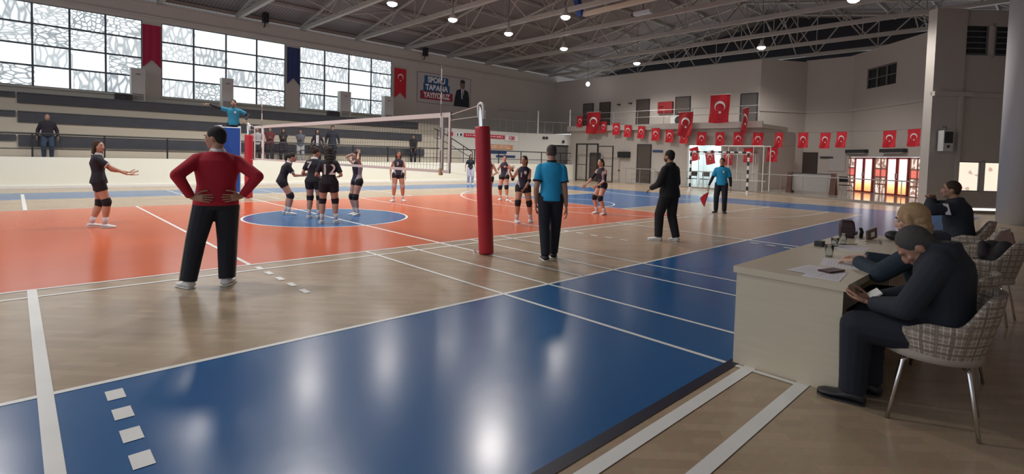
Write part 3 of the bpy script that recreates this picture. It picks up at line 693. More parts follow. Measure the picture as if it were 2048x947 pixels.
# board with text and dark notice board on the wall stretch right of the balcony
t = thing('notice_board', 'dark brown notice board on the wall right of the balcony', 'board', (29.6, 3.45, .95))
s = MB(); s.box(-.05, -.62, 0, 0, .55, 1.30); s.build('board', mat('board_dark', (.06, .045, .04), .3), t)
s = MB(); s.box(-.07, -.66, -.04, 0, -.62, 1.34); s.box(-.07, .55, -.04, 0, .59, 1.34); s.box(-.07, -.66, 1.3, 0, .59, 1.34); s.box(-.07, -.66, -.04, 0, .59, 0); s.build('frame', M_dark, t)
s = MB(); s.box(-.02, -.35, 0, 0, .35, .10); t = s.build('direction_sign', M_dark, loc=(29.55, 2.3, 1.95)); tag(t, 'small dark sign right of the brown notice board', 'sign')
s = MB(); s.box(-.02, -.45, 0, 0, .45, 1.1); t = s.build('wall_poster', mat('poster_pale', (.47, .45, .44), .7, var=.1, vscale=6), loc=(29.58, 1.75, 1.2)); tag(t, 'large pale poster on the wall left of the entrance doors', 'poster')

# ------------------------------------------------------------------ roof: sheet roofing, purlins, trusses
def roof_z(y): return 8.55 + .17 * (16 - abs(y - 6))
m = mat('roof_sheet', (0.21, 0.185, 0.18), .7); g = NT(m); w_ = g.tex('ShaderNodeTexWave', g.coord(), Scale=2.0); 
c = g.mix(w_.outputs[0], (0.16, 0.14, 0.14, 1), (0.25, 0.22, 0.215, 1)); g.l.new(c, g.n['Principled BSDF'].inputs['Base Color'])
b = MB(); zr = [-11, 6, 24]
for a, c in ((-11, 6), (6, 24)):
    b.box(-14, 0, 0, 34, 0, 0); b.v = b.v[:-8]; b.f = b.f[:-6]; b.m = b.m[:-6]; b.sm = b.sm[:-6]
    b.rings([[(-14, a, roof_z(a)), (34, a, roof_z(a)), (34, a, roof_z(a) + .1), (-14, a, roof_z(a) + .1)], [(-14, c, roof_z(c)), (34, c, roof_z(c)), (34, c, roof_z(c) + .1), (-14, c, roof_z(c) + .1)]])
struct(b.build('ceiling', m))
b = MB(); 
b.rings([[(31.5, -11, 8.0), (31.5, -11, 8.6), (31.5, 6, 11.3), (31.5, 24, 8.4), (31.5, 24, 8.0)], [(31.7, -11, 8.0), (31.7, -11, 8.6), (31.7, 6, 11.3), (31.7, 24, 8.4), (31.7, 24, 8.0)]])
b.rings([[(22.3 + (8.15 if False else 0), -9, 7.0), (31.6, -9, 7.0), (31.6, -9, 9.2), (22.3, -9, 9.2)], [(22.3, -9.1, 7.0), (31.6, -9.1, 7.0), (31.6, -9.1, 9.2), (22.3, -9.1, 9.2)]])
struct(b.build('wall_gable', mat('gable_void_shade', (0.035, 0.035, 0.045), .8)))  # near-black colour stands for the unlit void above the far walls
b = MB()
for k in range(15):
    y = -9.6 + k * 2.28; z = roof_z(y) - .02; b.box(-12, y - .04, z - .16, 31, y + .04, z)
struct(b.build('ceiling_purlins', M_steel))
tx = [-3.7, -.4, 2.9, 6.1, 9.3, 12.6, 15.9, 19.3, 22.6, 26.0, 29.3]
o_ = ['nearest above the seated officials', 'second from the camera', 'third from the camera', 'fourth from the camera', 'fifth from the camera', 'sixth from the camera', 'seventh from the camera', 'eighth from the camera', 'ninth from the camera, before the balcony wall', 'tenth from the camera, above the balcony wall', 'farthest one before the dark gable']
proto = None; YA, YB = -9.5, 22.0
for i, x in enumerate(tx):
    if proto is None:
        t = thing('roof_truss', 'x', 'roof truss', (x, 0, 0), 0, 'steel roof trusses')
        s = MB(); s.box(-.09, YA, 8.08, .09, YB, 8.27); s.build('bottom_chord', M_steel, t)
        s = MB(); n = 10; ys = [YA + (YB - YA) * k / n for k in range(n + 1)]
        s.tube([(0, y, roof_z(y) - .26) for y in (YA, 6, YB)], .07, 6); s.build('top_chord', M_steel, t)
        for k in range(n):
            s = MB(); y0, y1 = ys[k], ys[k + 1]
            ym = (y0 + y1) / 2
            s.tube([(0, y0, 8.2), (0, ym, roof_z(ym) - .26)], .034, 6); s.tube([(0, ym, roof_z(ym) - .26), (0, y1, 8.2)], .034, 6)
            if k: s.tube([(0, y0, 8.2), (0, y0, roof_z(y0) - .26)], .025, 6)
            s.build('web', M_steel, t)
        proto = t
    else:
        t = copy_tree(proto); t.location = (x, 0, 0)
    t['label'] = 'pale steel roof truss with zigzag webs, ' + o_[i]
    # slanted struts between neighbouring trusses
t = thing('cross_bracing', 'thin crossed steel bracing tubes between the roof trusses', 'bracing')
for i in range(len(tx) - 1):
    for y in (17.5, 10.9, 4.2, -2.4): 
        b = MB(); b.tube([(tx[i], y, 8.2), (tx[i + 1], y, roof_z(y) - .3)], .03, 6); b.build('brace', M_steel, t)
        b = MB(); b.tube([(tx[i + 1], y, 8.2), (tx[i], y, roof_z(y) - .3)], .03, 6); b.build('brace', M_steel, t)
# lamps
M_lamp = mat('lamp_glow', (1.0, .96, 1.0), .5, emit=14)
lamps = [(5.83, 11.9), (8.95, 12.0), (12.36, 12.0), (16.74, 12.2), (22.9, 11.5), (11.86, 7.8), (22.9, 3.8), (16.8, -1.9), (2.6, 12.0), (-.8, 12.0), (5.0, 4.2), (-.6, 4.2), (-6.0, 11.0), (-6.0, 2.0)]  # entries after the visible lamps hang out of view, added for light
vis = 8; lproto = None
ll = ['nearest lit one left of the row over the net', 'second of the row along the window side', 'third of the row along the window side', 'fourth of the row, left of the blue strut', 'far end of the window side row', 'beside the blue strut near the top edge', 'double glowing one far right before the gable', 'warm one at the top right edge']
for i, (x, y) in enumerate(lamps):
    if lproto is None:
        t = thing('high_bay_lamp', 'x', 'lamp', (x, y, 7.62), 0, 'high bay lamps under the roof')
        s = MB(); s.smooth = True; s.lathe((0, 0, 0), [(.20, 0), (.19, .03), (.14, .16), (.07, .24), (.06, .40)], 20); s.build('reflector', M_offw, t)
        s = MB(); s.smooth = True; s.lathe((0, 0, 0), [(.02, -.11), (.10, -.10), (.17, -.06), (.205, -.01), (.205, .01)], 20); s.build('lamp_glass', M_lamp, t)
        s = MB(); s.tube([(0, 0, .38), (0, 0, 2.55)], .012, 6); s.build('hanger', M_dark, t)
        ld = bpy.data.lights.new('lamp_light', 'SPOT'); ld.energy = LAMP_W * 4; ld.spot_size = math.radians(150); ld.spot_blend = .5; ld.shadow_soft_size = .36; ld.color = (1, .95, .90)
        lo = bpy.data.objects.new('lamp_light', ld); COL.objects.link(lo); lo.parent = t; lo.location = (0, 0, -.16)
        lproto = t
    else:
        t = copy_tree(lproto); t.location = (x, y, 7.62)
    t['label'] = 'bright round high bay lamp, ' + (ll[i] if i < len(ll) else 'unseen one added for light, %s' % ['over the left attack line', 'left of the net', 'over the number one player', 'over the centre circle', 'at the far left', 'at the near left', 'over the second referee', 'over the line judge'][i - 8])
t = thing('globe_lamp', 'small bright globe lamp low near the far left corner', 'lamp', (24.97, 17.07, 7.0))
s = MB(); s.smooth = True; s.ell((0, 0, 0), (.14, .14, .16)); s.build('globe', M_lamp, t)
s = MB(); s.tube([(0, 0, .15), (0, 0, 2.36)], .012, 6); s.build('hanger', M_dark, t)
# blue strut with a cream beam and the box fixture hung from the trusses
t = thing('folding_hoop_rig', 'blue steel strut hanging from the roof with a cream beam beside it', 'hoop rig', (0, 0, 0))
s = MB(); s.obox((12.8, 8.0, 8.68), (.30, 0, -.72), (0, .13, 0), (.10, 0, .04)); s.build('strut', mat('blue_steel', (.02, .06, .26), .5), t)
s = MB(); s.obox((13.2, 5.4, 8.05), (0, 2.5, -.02), (.10, 0, 0), (0, 0, .09)); s.build('beam', mat('cream_steel', (.62, .55, .42), .5), t)
t = thing('box_lamp', 'unlit pale rectangular flood lamp under the roof right of the cream beam', 'lamp', (14.3, 5.5, 7.9))
s = MB(); s.box(-.13, -.42, -.06, .13, .42, .08); s.build('housing', mat('pale_glass', (.55, .62, .64), .3), t)
s = MB(); s.tube([(0, 0, .08), (0, 0, 2.35)], .012, 6); s.build('hanger', M_dark, t)
s = MB(); s.ell((0, .52, .0), (.08, .08, .08), nu=10, nv=6); s.build('socket', M_dark, t)

# ------------------------------------------------------------------ flags
def flag_mesh(w, h, er, sway=.03, edge=False):
    s = MB(); nx, nz = 8, 10; ny = []
    yy = lambda i, k: sway * math.sin(i * .9 + k * .5) * (k / nz + .15)
    P = lambda i, k, o: (yy(i, k) + o, (.5 - i / nx) * w + .06 * h * (k / nz) * .3, -h * k / nz - .02 * h * math.sin(PI * i / nx) * (k == nz))
    for side in (0, 1):
        for i in range(nx):
            for k in range(nz):
                q_ = [P(i, k, .004 * side), P(i, k + 1, .004 * side), P(i + 1, k + 1, .004 * side), P(i + 1, k, .004 * side)]
                s.quad(*(q_ if side == 0 else q_[::-1]))
    s.cur = 1
    e = MB(); emblem_geo(e, 0, 'x', er, (0, -h * .42)); e2 = []
    for v in e.v:
        y, z = v[1], v[2]; i = (.5 - y / w) * nx; k = -z / h * nz
        e2.append((yy(i, k) - .012, y, z))
    s.add(e2, e.f)
    s.smooth = True
    return s.mesh('flag')
fm = flag_mesh(.54, .76, .135); FL = [(16.21, 4.49), (15.05, 4.25), (14.14, 4.05), (13.11, 3.92), (12.16, 3.77), (11.14, 3.68), (10.12, 3.53), (9.15, 3.42), (8.15, 3.35), (7.05, 3.24), (5.97, 3.23), (4.91, 3.21), (3.83, 3.17), (2.78, 3.15), (1.62, 3.14), (.6, 3.12), (-.11, 3.16), (-2.02, 3.18), (-2.92, 3.23)]
fm.materials.append(M_flag); fm.materials.append(M_flagw)
wh = ['leftmost of the string, below the leftmost balcony door', 'second of the string from the left', 'third of the string from the left', 'fourth of the string from the left', 'fifth of the string from the left', 'sixth from the left, above the brown ground door', 'seventh from the left, just right of the brown ground door', 'eighth from the left', 'ninth from the left, beneath the dark red flag', 'tenth from the left, above the lit room', 'eleventh from the left, under the big flag', 'twelfth from the left, above the goal', 'thirteenth from the left, at the end of the balcony', 'fifth from the right end, on bare wall', 'fourth from the right end, above the notice board', 'third from right before the wide gap, paired', 'last before the wide gap in the string', 'first after the wide gap, above the far entrance door', 'rightmost of the string, above the near entrance door']
for i, (y, z) in enumerate(FL):
    o = bpy.data.objects.new('string_flag', fm); COL.objects.link(o); o.location = (23.15, y, z); o.rotation_euler = (0, 0, .1 * math.sin(i * 2.3)); o.rotation_euler[0] = .05 * math.sin(i * 1.7)
    if i > 12: o.rotation_euler[2] += -.35
    tag(o, 'small red flag with crescent, ' + wh[i], 'flag', 'red flags on the string across the far wall')
s = MB(); pts = [(23.15, 17.3, 4.75)] + [(23.15, y, z + .005) for y, z in FL] + [(23.15, -4.1, 3.35)]
s.tube(pts, .006, 4); s.tube([(23.15, -4.1, 3.35), (22.4, -7.0, 3.5)], .006, 4); tag(s.build('flag_string', M_dark), 'thin cord carrying the row of small red flags', 'cord')
FL2 = [(7.56, 2.25, 'left one hanging in the lit room opening', .5), (6.6, 2.06, 'right one hanging in the lit room opening', .45), (5.45, 2.05, 'behind the head of the line judge', 0), (4.32, 2.23, 'behind the right goal post', 0), (3.09, 2.30, 'on bare wall right of the goal', 0)]
for y, z, lb, rx in FL2:
    o = bpy.data.objects.new('string_flag', fm); COL.objects.link(o); o.location = (23.2, y, z + .1); o.rotation_euler = (-rx * .5, 0, 0)
    tag(o, 'small red lower row flag with crescent, ' + lb, 'flag', 'red flags of the lower row')
s = MB(); s.tube([(23.2, 8.2, 2.55)] + [(23.2, y, z + .105) for y, z, _, _ in FL2] + [(23.2, 2.0, 2.5)], .006, 4); tag(s.build('flag_string', M_dark), 'thin cord carrying the lower row of red flags', 'cord')
M_fl2 = mat('deep_red_flag', (.42, .012, .02), .8, var=.08)
for (y, z, w, h, m, rz, lb) in ((5.95, 5.3, 1.12, 1.55, M_flag, .04, 'biggest red flag with crescent hanging on the balcony, right of the fan unit'), (8.0, 4.42, 1.0, 1.38, M_fl2, -.15, 'deep red flag with crescent in front of the balcony fan unit'), (14.85, 4.70, 1.05, 1.45, M_fl2, .1, 'deep red flag with crescent at the left end of the balcony'), (4.5, 4.5, 1.0, 1.35, M_fl2, -.88, 'red flag turned edgewise at the right end of the balcony')):
    me = flag_mesh(w, h, w * .26, .07); me.materials.append(m); me.materials.append(M_flagw)
    o = bpy.data.objects.new('balcony_flag', me); COL.objects.link(o); o.location = (22.95, y, z); o.rotation_euler = (0, 0, rz); tag(o, lb, 'flag', 'large flags on the balcony')
    s = MB(); s.tube([(0, -w / 2 - .04, 0), (0, w / 2 + .04, 0)], .012, 6); s.build('flag_rod', M_offw, o)

# ------------------------------------------------------------------ volleyball net, posts, referee stand
M_tape = mat('net_tape', (0.66, 0.62, 0.60), .7); M_cord = mat('net_cord', (0.10, 0.10, 0.10), .8)
M_ant = mat('antenna_white', (.85, .85, .85), .5)
M_antr = mat('antenna_striped', (.85, .85, .85), .5); g = NT(M_antr); f = g.math('GREATER_THAN', g.math('FRACT', g.math('DIVIDE', g.sep(g.coord())[2], .4)), .5)
g.l.new(g.mix(f, (.85, .85, .85, 1), (.30, .22, .22, 1)), g.n['Principled BSDF'].inputs['Base Color'])
t = thing('volleyball_net', 'volleyball net with white tape bands stretched across the court', 'net', (0, -.25, 0))
YN = 10.05
s = MB(); s.box(-.012, 0, 2.17, .012, YN, 2.25); s.build('top_tape', M_tape, t)
s = MB(); s.box(-.012, 0, 1.22, .012, YN, 1.27); s.build('bottom_tape', M_tape, t)
for y in (0, YN - .05): s = MB(); s.box(-.014, y, 1.22, .014, y + .05, 2.25); s.build('end_band', M_tape, t)
s = MB()
k = 0
while k * .1 < YN: s.box(-.0018, k * .1 - .0018, 1.25, .0018, k * .1 + .0018, 2.2); k += 1
for j in range(1, 10): s.box(-.0018, 0, 1.25 + j * .1 - .0018, .0018, YN, 1.25 + j * .1 + .0018)
s.build('netting', M_cord, t)
for k, (y, lb) in enumerate(((.25, 'near'), (9.3, 'far'))):
    a = MB(); a.box(-.02, y - .035, 1.22, .02, y + .035, 2.25); a.build('side_band', M_ant, t)
    an = thing('net_antenna', 'white and red striped antenna rod on the net at the %s sideline' % lb, 'antenna', (0, -.25 + y, 0), 0, 'net antennas')
    rod = MB(); rod.tube([(-.03, 0, 1.27 + j * .1) for j in range(19)], .010, 6); rod.build('rod', M_antr, an)
    if k == 0: p = MB(); p.box(-.035, -.03, 1.18, .01, .03, 1.30); p.build('antenna_clip', mat('clip_tan', (.5, .32, .12), .6), an)
for (y, yn, lb, pm) in ((-1.25, -.25, 'near', 1), (10.35, 9.8, 'far', 0)):
    t = thing('net_post', '%s volleyball post wrapped in red padding' % ('near tall' if pm else 'far'), 'post', (0, y, 0), 0, 'red padded volleyball posts')
    s = MB(); s.smooth = False; R_ = .118
    s.rings([[(R_ * math.cos(a) * sc, R_ * math.sin(a) * sc, z) for a in [2 * PI * j / 20 for j in range(20)]] for z, sc in ((.015, .97), (.05, 1), (.6, .985), (.62, 1.01), (1.2, 1.0), (1.95, 1), (1.99, .96))])
    s.build('padding', M_redp, t, smooth=True)
    s = MB(); s.lathe((0, 0, 0), [(.055, 0), (.055, 2.22), (.045, 2.24), (.045, 2.29)], 16); s.build('pole', M_chrome, t, smooth=True)
    s = MB(); sg = 1 if y < 0 else -1
    s.tube([(-.02, -.06 * sg, 2.1)] + [(-.02, (.0 - .06 * math.cos(a)) * sg, 2.29 + .05 * math.sin(a)) for a in [PI * j / 8 for j in range(9)]] + [(-.02, .06 * sg, 2.12)], .022, 8)
    s.build('pulley_head', M_white, t, smooth=True)
    nr = thing('net_rope', 'white tension ropes from the net to the %s post' % lb, 'rope')
    for (za, zb_, rr_) in ((2.21, 2.31, .007), (2.12, 2.14, .005), (1.24, 1.2, .003)): c = MB(); c.tube([(0, yn, za), (-.15 if pm else 0, y + .06 * sg, zb_)], rr_, 5); c.build('rope_strand', M_tape, nr)
    if pm: t.rotation_euler = (0, -.07, 0)
    if pm:
        s = MB(); s.box(-.07, .19, 0, -.02, .27, .012); s.tube([(-.05, .23, .01), (-.05, .23, .05)], .015, 6); s.build('floor_hook', M_chrome, t)
# referee stand behind the far post
t = thing('referee_stand', 'white ladder stand with a blue padded front behind the far net post', 'stand', (-.32, 11.05, 0))
s = MB(); 
s.box(-.24, -.10, .15, .24, -.0, 2.2); s.build('blue_pad', M_bluep, t)
for (x, y0, y1) in ((-.27, 0, .0), (.27, 0, 0), (-.27, .75, 1.2), (.27, .75, 1.2)):
    s = MB(); s.tube([(x, y0, 2.25 if y0 == 0 else 1.42), (x, y1, 0)], .025, 8); s.build('leg', M_white, t)
s = MB()
for z in (.35, .7, 1.05): s.tube([(-.27, 1.2 - z * .32, z), (.27, 1.2 - z * .32, z)], .018, 6)
for z in (.3, 1.42, 2.2): s.tube([(-.27, 0, z), (.27, 0, z)], .02, 6)
s.build('rungs', M_white, t)
s = MB(); s.box(-.28, 0, 1.40, .28, .75, 1.45); s.build('platform', M_offw, t)
s = MB(); s.tube([(.27, 0, 2.25), (.27, .75, 2.25), (.27, .75, 1.42)], .02, 6); s.tube([(-.27, 0, 2.25), (-.27, .75, 2.25), (-.27, .75, 1.42)], .02, 6); s.build('guard_rail', M_white, t)

# ------------------------------------------------------------------ handball goal, white frame, rail, A-frame board
def stripes(name, axis, off=0.0):
    m = mat(name, (.8, .8, .8), .4); g = NT(m); v = g.sep(g.coord())[axis]
    f = g.math('GREATER_THAN', g.math('FRACT', g.math('DIVIDE', g.math('ADD', v, off + 10), .4)), .5)
    g.l.new(g.mix(f, (.8, .8, .8, 1), (.012, .012, .014, 1)), g.n['Principled BSDF'].inputs['Base Color']); return m
M_sv, M_sh = stripes('goal_stripes_upright', 2), stripes('goal_stripes_bar', 1)
t = thing('handball_goal', 'black and white striped handball goal with a thin net', 'goal', (20, 4.5, 0))
for y in (-1.5, 1.5): s = MB(); s.box(-.04, y - .04, 0, .04, y + .04, 2.08); s.build('goal_post', M_sv, t)
s = MB(); s.box(-.04, -1.46, 2.0, .04, 1.46, 2.08); s.build('crossbar', M_sh, t)
s = MB()
for y in (-1.5, 1.5): s.tube([(0.03, y, 2.04), (.8, y, 1.95), (1.0, y, .03), (0.03, y, .03)], .018, 6)
s.tube([(.8, -1.5, 1.95), (.8, 1.5, 1.95)], .018, 6); s.tube([(1.0, -1.5, .03), (1.0, 1.5, .03)], .018, 6); s.build('rear_frame', M_offw, t)
s = MB(); k = 0
for k in range(31): y = -1.5 + k * .1; s.tube([(.05, y, 2.03), (.8, y, 1.93), (.98, y, .04)], .0025, 3)
for k in range(20): z = .06 + k * .1; xx = .98 - (z - .04) * .095; s.tube([(.05, -1.5, z), (xx, -1.5, z), (xx, 1.5, z), (.05, 1.5, z)], .0025, 3)
s.build('goal_net', mat('goal_net_cord', (.45, .45, .45), .8), t)
t = thing('white_goal_frame', 'tall white tube frame standing behind the right part of the handball goal', 'goal frame', (22.2, 4.3, 0))
s = MB()
for y in (-1.15, 1.1):
    s.tube([(0, y, .06), (0, y, 2.42), (.9, y, 2.42), (.9, y, .09)], .03, 8)
s.tube([(0, -1.15, 2.42), (0, 1.1, 2.42)], .03, 8); s.tube([(.9, -1.15, 2.42), (.9, 1.1, 2.42)], .03, 8); s.build('frame', M_white, t)
s = MB()
for y in (-.45, .4): s.tube([(.45, y, 2.42), (.45, y, .6)], .02, 6)
s.tube([(.45, -1.15, .6), (.45, 1.1, .6)], .02, 6); s.build('inner_bars', M_white, t)
# rail along the corridor edge
RL = [(22.6, 12.0), (22.35, 7.6), (22.3, 3.4), (20.75, -.2), (19.9, -3.1), (18.7, -4.4)]
t = thing('corridor_rail', 'thin steel rail on posts along the edge of the raised corridor', 'railing', (0, 0, .0))
s = MB(); s.tube([(x + .25, y, .98) for x, y in RL], .024, 8); s.build('top_rail', M_galv, t)
for i in range(len(RL) - 1):
    a, c = V((RL[i][0] + .25, RL[i][1], 0)), V((RL[i + 1][0] + .25, RL[i + 1][1], 0)); n = max(2, int((c - a).length / 1.0))
    for j in range(n):
        p = a + (c - a) * j / n
        s = MB(); s.tube([p, p + V((0, 0, .98))], .016, 6); s.build('post', M_galv, t)
t = thing('folded_table', 'folded white table panel between two brown A shaped stands near the doors', 'table', (23.4, 1.2, .085))
for y in (-1.0, 1.0):
    s = MB()
    for sg in (-1, 1): s.rings([[(sg * .30, y - .12, 0), (sg * .20, y - .12, 0), (sg * .20, y + .12, 0), (sg * .30, y + .12, 0)][::sg], [(sg * .10, y - .1, 1.05), (sg * .0, y - .1, 1.05), (sg * .0, y + .1, 1.05), (sg * .10, y + .1, 1.05)][::sg]])
    s.build('stand', mat('brown_stand', (.11, .045, .03), .5), t)
s = MB(); s.box(-.03, -.9, .12, .03, .9, 1.0); s.build('panel', mat('pale_panel', (.42, .40, .38), .4), t)
s = MB(); s.box(-.035, -.9, .98, .035, .9, 1.02); s.build('panel_edge', M_dark, t)
# small desk inside the lit room and a dark chair by the doors
t = thing('side_table', 'small white table standing left of the lit room opening', 'table', (23.1, 9.6, .085))
s = MB(); s.box(-.3, -.55, .80, .3, .55, .84); s.build('table_top', M_white, t)
for x in (-.26, .26):
    for y in (-.5, .5): s = MB(); s.tube([(x, y, 0), (x, y, .80)], .014, 6); s.build('leg', M_galv, t)
def plain_chair(label, x, y, rz, z=.085, m=M_black):
    t = thing('stacking_chair', label, 'chair', (x, y, z), rz)
    s = MB(); s.box(-.22, -.21, .43, .22, .21, .47); s.build('seat', m, t)
    s = MB(); s.rings([[(-.21, -.21, .6), (.21, -.21, .6), (.21, -.19, .6), (-.21, -.19, .6)], [(-.21, -.27, .88), (.21, -.27, .88), (.21, -.25, .88), (-.21, -.25, .88)]]); s.build('backrest', m, t)
    for sx in (-1, 1):
        s = MB(); s.tube([(sx * .2, .2, .43), (sx * .23, .24, 0)], .012, 6); s.build('leg', M_galv, t)
        s = MB(); s.tube([(sx * .2, -.26, .86), (sx * .2, -.2, .44), (sx * .23, -.26, 0)], .012, 6); s.build('leg', M_galv, t)
plain_chair('dark chair beside the left entrance side light', 25.2, .15, 2.2)
plain_chair('dark chair just inside the lit room opening, the left one', 23.2, 7.6, 1.4)
plain_chair('dark chair just inside the lit room opening, the right one', 23.2, 6.8, 1.7)

# ------------------------------------------------------------------ officials' desks
M_lam = mat('cream_laminate', (0.6, 0.53, 0.40), .35, var=.05, vscale=2); g = NT(M_lam); b_ = g.n['Principled BSDF']
n_ = g.tex('ShaderNodeTexNoise', g.mapping(g.coord(), (1.2, 1.2, 22)), Scale=2.0, Detail=5); g.l.new(g.mix(n_.outputs[0], (.58, .51, .385, 1), (.66, .59, .455, 1)), b_.inputs['Base Color'])
M_edge2 = mat('laminate_edge', (.48, .43, .35), .4)
def desk(x0, x1, label, apron):
    cx = (x0 + x1) / 2; w = (x1 - x0) / 2; t = thing('office_desk', label, 'desk', (cx, -6.15, 0), 0, 'cream officials desks'); D = .385
    s = MB(); s.box(-w, -D, .702, w, D, .75); s.build('desk_top', M_lam, t)
    s = MB(); s.box(-w + .02, -D + .03, 0, -w + .045, D - .02, .702); s.build('side_panel', M_lam, t)
    s = MB(); s.box(w - .045, -D + .03, 0, w - .02, D - .02, .702); s.build('side_panel', M_lam, t)
    s = MB(); s.box(-w + .045, D - .06, .12, w - .045, D - .042, .70); s.build('modesty_panel', M_lam, t)
    if apron:
        s = MB(); s.box(-w + .046, -D + .04, .55, -w + .50, -D + .36, .70); d_ = s.build('drawer', M_lam, t)
        s = MB(); s.tube([(-w + .2, -D + .04, .63), (-w + .2, -D + .015, .63), (-w + .34, -D + .015, .63), (-w + .34, -D + .04, .63)], .006, 6); s.build('handle', M_chrome, d_)
    return t
desk(-1.36, .10, 'cream laminate desk nearest the camera with a plain side panel', True)
desk(.115, 1.75, 'second cream desk joined to the far end of the nearest one', False)
# things on the desks
M_paper = mat('paper', (.80, .80, .84), .7)
def sheet(label, x, y, w, h, rz, z=.7505, n=1, rule=True):
    s = MB(); 
    for k in range(n): s.box(-w / 2 + .002 * k, -h / 2 - .001 * k, .0008 * k, w / 2 + .002 * k, h / 2 - .001 * k, .0008 * k + .0007)
    o = s.build('paper_sheet', M_paper, loc=(x, y, z)); o.rotation_euler = (0, 0, rz); tag(o, label, 'paper', 'papers on the desks')
    if rule:
        s = MB()
        for k in range(9): s.box(-w * .4, -h * .4 + k * h * .09, .0008 * n, w * .4 - (k % 3) * .03, -h * .4 + k * h * .09 + .0015, .0008 * n + .0004)
        s.build('ruled_lines', mat('print_grey', (.45, .45, .50), .7), o)
sheet('white sheets nearest the left edge of the near desk', -1.13, -6.33, .36, .23, .12, n=3)
sheet('printed form under the dark red phone case', -1.03, -6.22, .36, .22, -.12, .7535)
sheet('papers under the hands of the blonde woman', -.55, -6.28, .40, .26, .2, n=2)
sheet('single sheet beyond the drinking glasses on the second desk', .45, -6.12, .34, .24, .05)
s = MB(); s.box(-.095, -.045, 0, .095, .045, .012); o = s.build('phone_case', mat('maroon_leather', (.06, .012, .02), .4), loc=(-.97, -6.33, .7548)); o.rotation_euler = (0, 0, -.28); tag(o, 'dark maroon phone case lying on the papers of the near desk', 'phone case')
s = MB(); s.box(-.08, -.003, .012, .08, .003, .0125); s.build('seam', M_black, o)
def glass(label, x, y, h=.09):
    t = thing('drinking_glass', label, 'glass', (x, y, .7505), 0, 'clear drinking glasses')
    m = mat('clear_glass', (.9, .95, .95), .05); m.node_tree.nodes['Principled BSDF'].inputs['Transmission Weight'].default_value = .95; m.node_tree.nodes['Principled BSDF'].inputs['IOR'].default_value = 1.2
    s = MB(); s.smooth = True; s.lathe((0, 0, 0), [(.026, 0), (.030, .03), (.036, h), (.033, h), (.028, .03), (.023, .006)], 24); s.build('glass_body', m, t)
glass('clear glass at the joint of the two desks', -.27, -6.12, .10); glass('clear glass standing on the second desk in front of the black bag', .62, -6.0, .11); glass('clear glass beside the dark charger block', .42, -5.98, .08)
s = MB(); s.box(-.045, -.035, 0, .045, .035, .05); o = s.build('charger_block', M_black, loc=(.30, -5.88, .7505)); tag(o, 'small black charger block on the second desk', 'charger')
s = MB(); s.tube([(.04, 0, .02), (.1, -.02, .008), (.25, -.10, .008), (.42, -.22, .008)], .004, 5); s.build('cable', M_black, o)
t = thing('shoulder_bag', 'black shoulder bag standing on the second desk', 'bag', (1.30, -5.86, .7505), .3)
s = MB()
s.rings([[(sx * .12 * k2, sy * .065 * k2, z) for sx, sy in ((-1, -1), (-.5, -1.15), (.5, -1.15), (1, -1), (1, 1), (.5, 1.15), (-.5, 1.15), (-1, 1))] for z, k2 in ((0, .92), (.02, 1), (.12, 1.0), (.17, .9), (.19, .6))])
me = remesh(s, .008, 3); link_mesh('bag_body', me, mat('bag_maroon_black', (.035, .015, .02), .5), t)
s = MB(); s.tube([(.11, 0, .15), (.18, -.03, .05), (.28, -.1, .01), (.42, -.13, .012), (.55, -.06, .012)], .011, 6); s.build('strap', M_black, t)
s = MB(); s.box(.03, -.085, .05, .07, -.077, .10); s.build('tag_patch', M_white, t)
s = MB(); s.tube([(.05, -.14, .0), (.08, -.15, .06), (.12, -.14, .09)], .018, 8); s.build('hanging_buckle', M_black, t)
t = thing('score_card', 'small brown card holder with a white oval propped on the second desk', 'card holder', (1.28, -6.10, .7505), 0)
s = MB(); s.obox((0, 0, .06), (.055, -.03, .02), (.006, .010, 0), (-.02, 0, .055)); s.build('card', mat('card_brown', (.14, .09, .08), .5), t)
s = MB(); s.obox((-.005, -.013, .06), (.02, -.011, .007), (.002, .002, 0), (-.008, 0, .025)); s.build('oval_mark', M_white, t)
t = thing('eyeglasses', 'pair of thin dark spectacles lying on the second desk', 'spectacles', (.95, -6.25, .7505), .4)
s = MB()
for x in (-.035, .035): s.tube([(x + .028 * math.cos(a), 0.0, .024 + .02 * math.sin(a)) for a in [2 * PI * j / 14 for j in range(15)]], .002, 5)
s.tube([(-.008, 0, .028), (.008, 0, .028)], .002, 5)
for x in (-.063, .063): s.tube([(x, 0, .028), (x, .12, .015), (x, .14, .004)], .002, 5)
s.build('frame', M_black, t)
s = MB(); s.ell((0, 0, .05), (.12, .075, .05)); me = remesh(s, .01, 2); o = link_mesh('dark_cap', me, M_dark); o.location = (2.0 - .5, -6.25, .7505); tag(o, 'dark knitted cap lying at the far end of the second desk', 'cap')
s = MB(); s.box(-.07, -.02, .02, .07, .02, .035); s.build('brim', M_dark, o)

# ------------------------------------------------------------------ woven shell armchairs
M_weave = mat('woven_plaid_shell', (.42, .38, .33), .8); g = NT(M_weave); b_ = g.n['Principled BSDF']; co = g.coord()
X, Y, Z = g.sep(co); nn = g.tex('ShaderNodeTexNoise', co, Scale=30, Detail=2); jit = g.math('MULTIPLY', nn.outputs[0], .012)
ang = g.math('MULTIPLY', g.math('ARCTAN2', X, Y), .27)
def lines_(v, per, th): return g.math('LESS_THAN', g.math('FRACT', g.math('DIVIDE', g.math('ADD', v, jit), per)), th)
f1 = g.math('MAXIMUM', lines_(ang, .028, .18), lines_(Z, .026, .18)); f2 = g.math('MAXIMUM', lines_(ang, .071, .25), lines_(Z, .059, .25))
g.l.new(g.mix(g.math('MULTIPLY', f2, .7), g.mix(g.math('MULTIPLY', f1, .75), (.30, .25, .20, 1), (.62, .58, .52, 1)), (.16, .13, .11, 1)), b_.inputs['Base Color'])
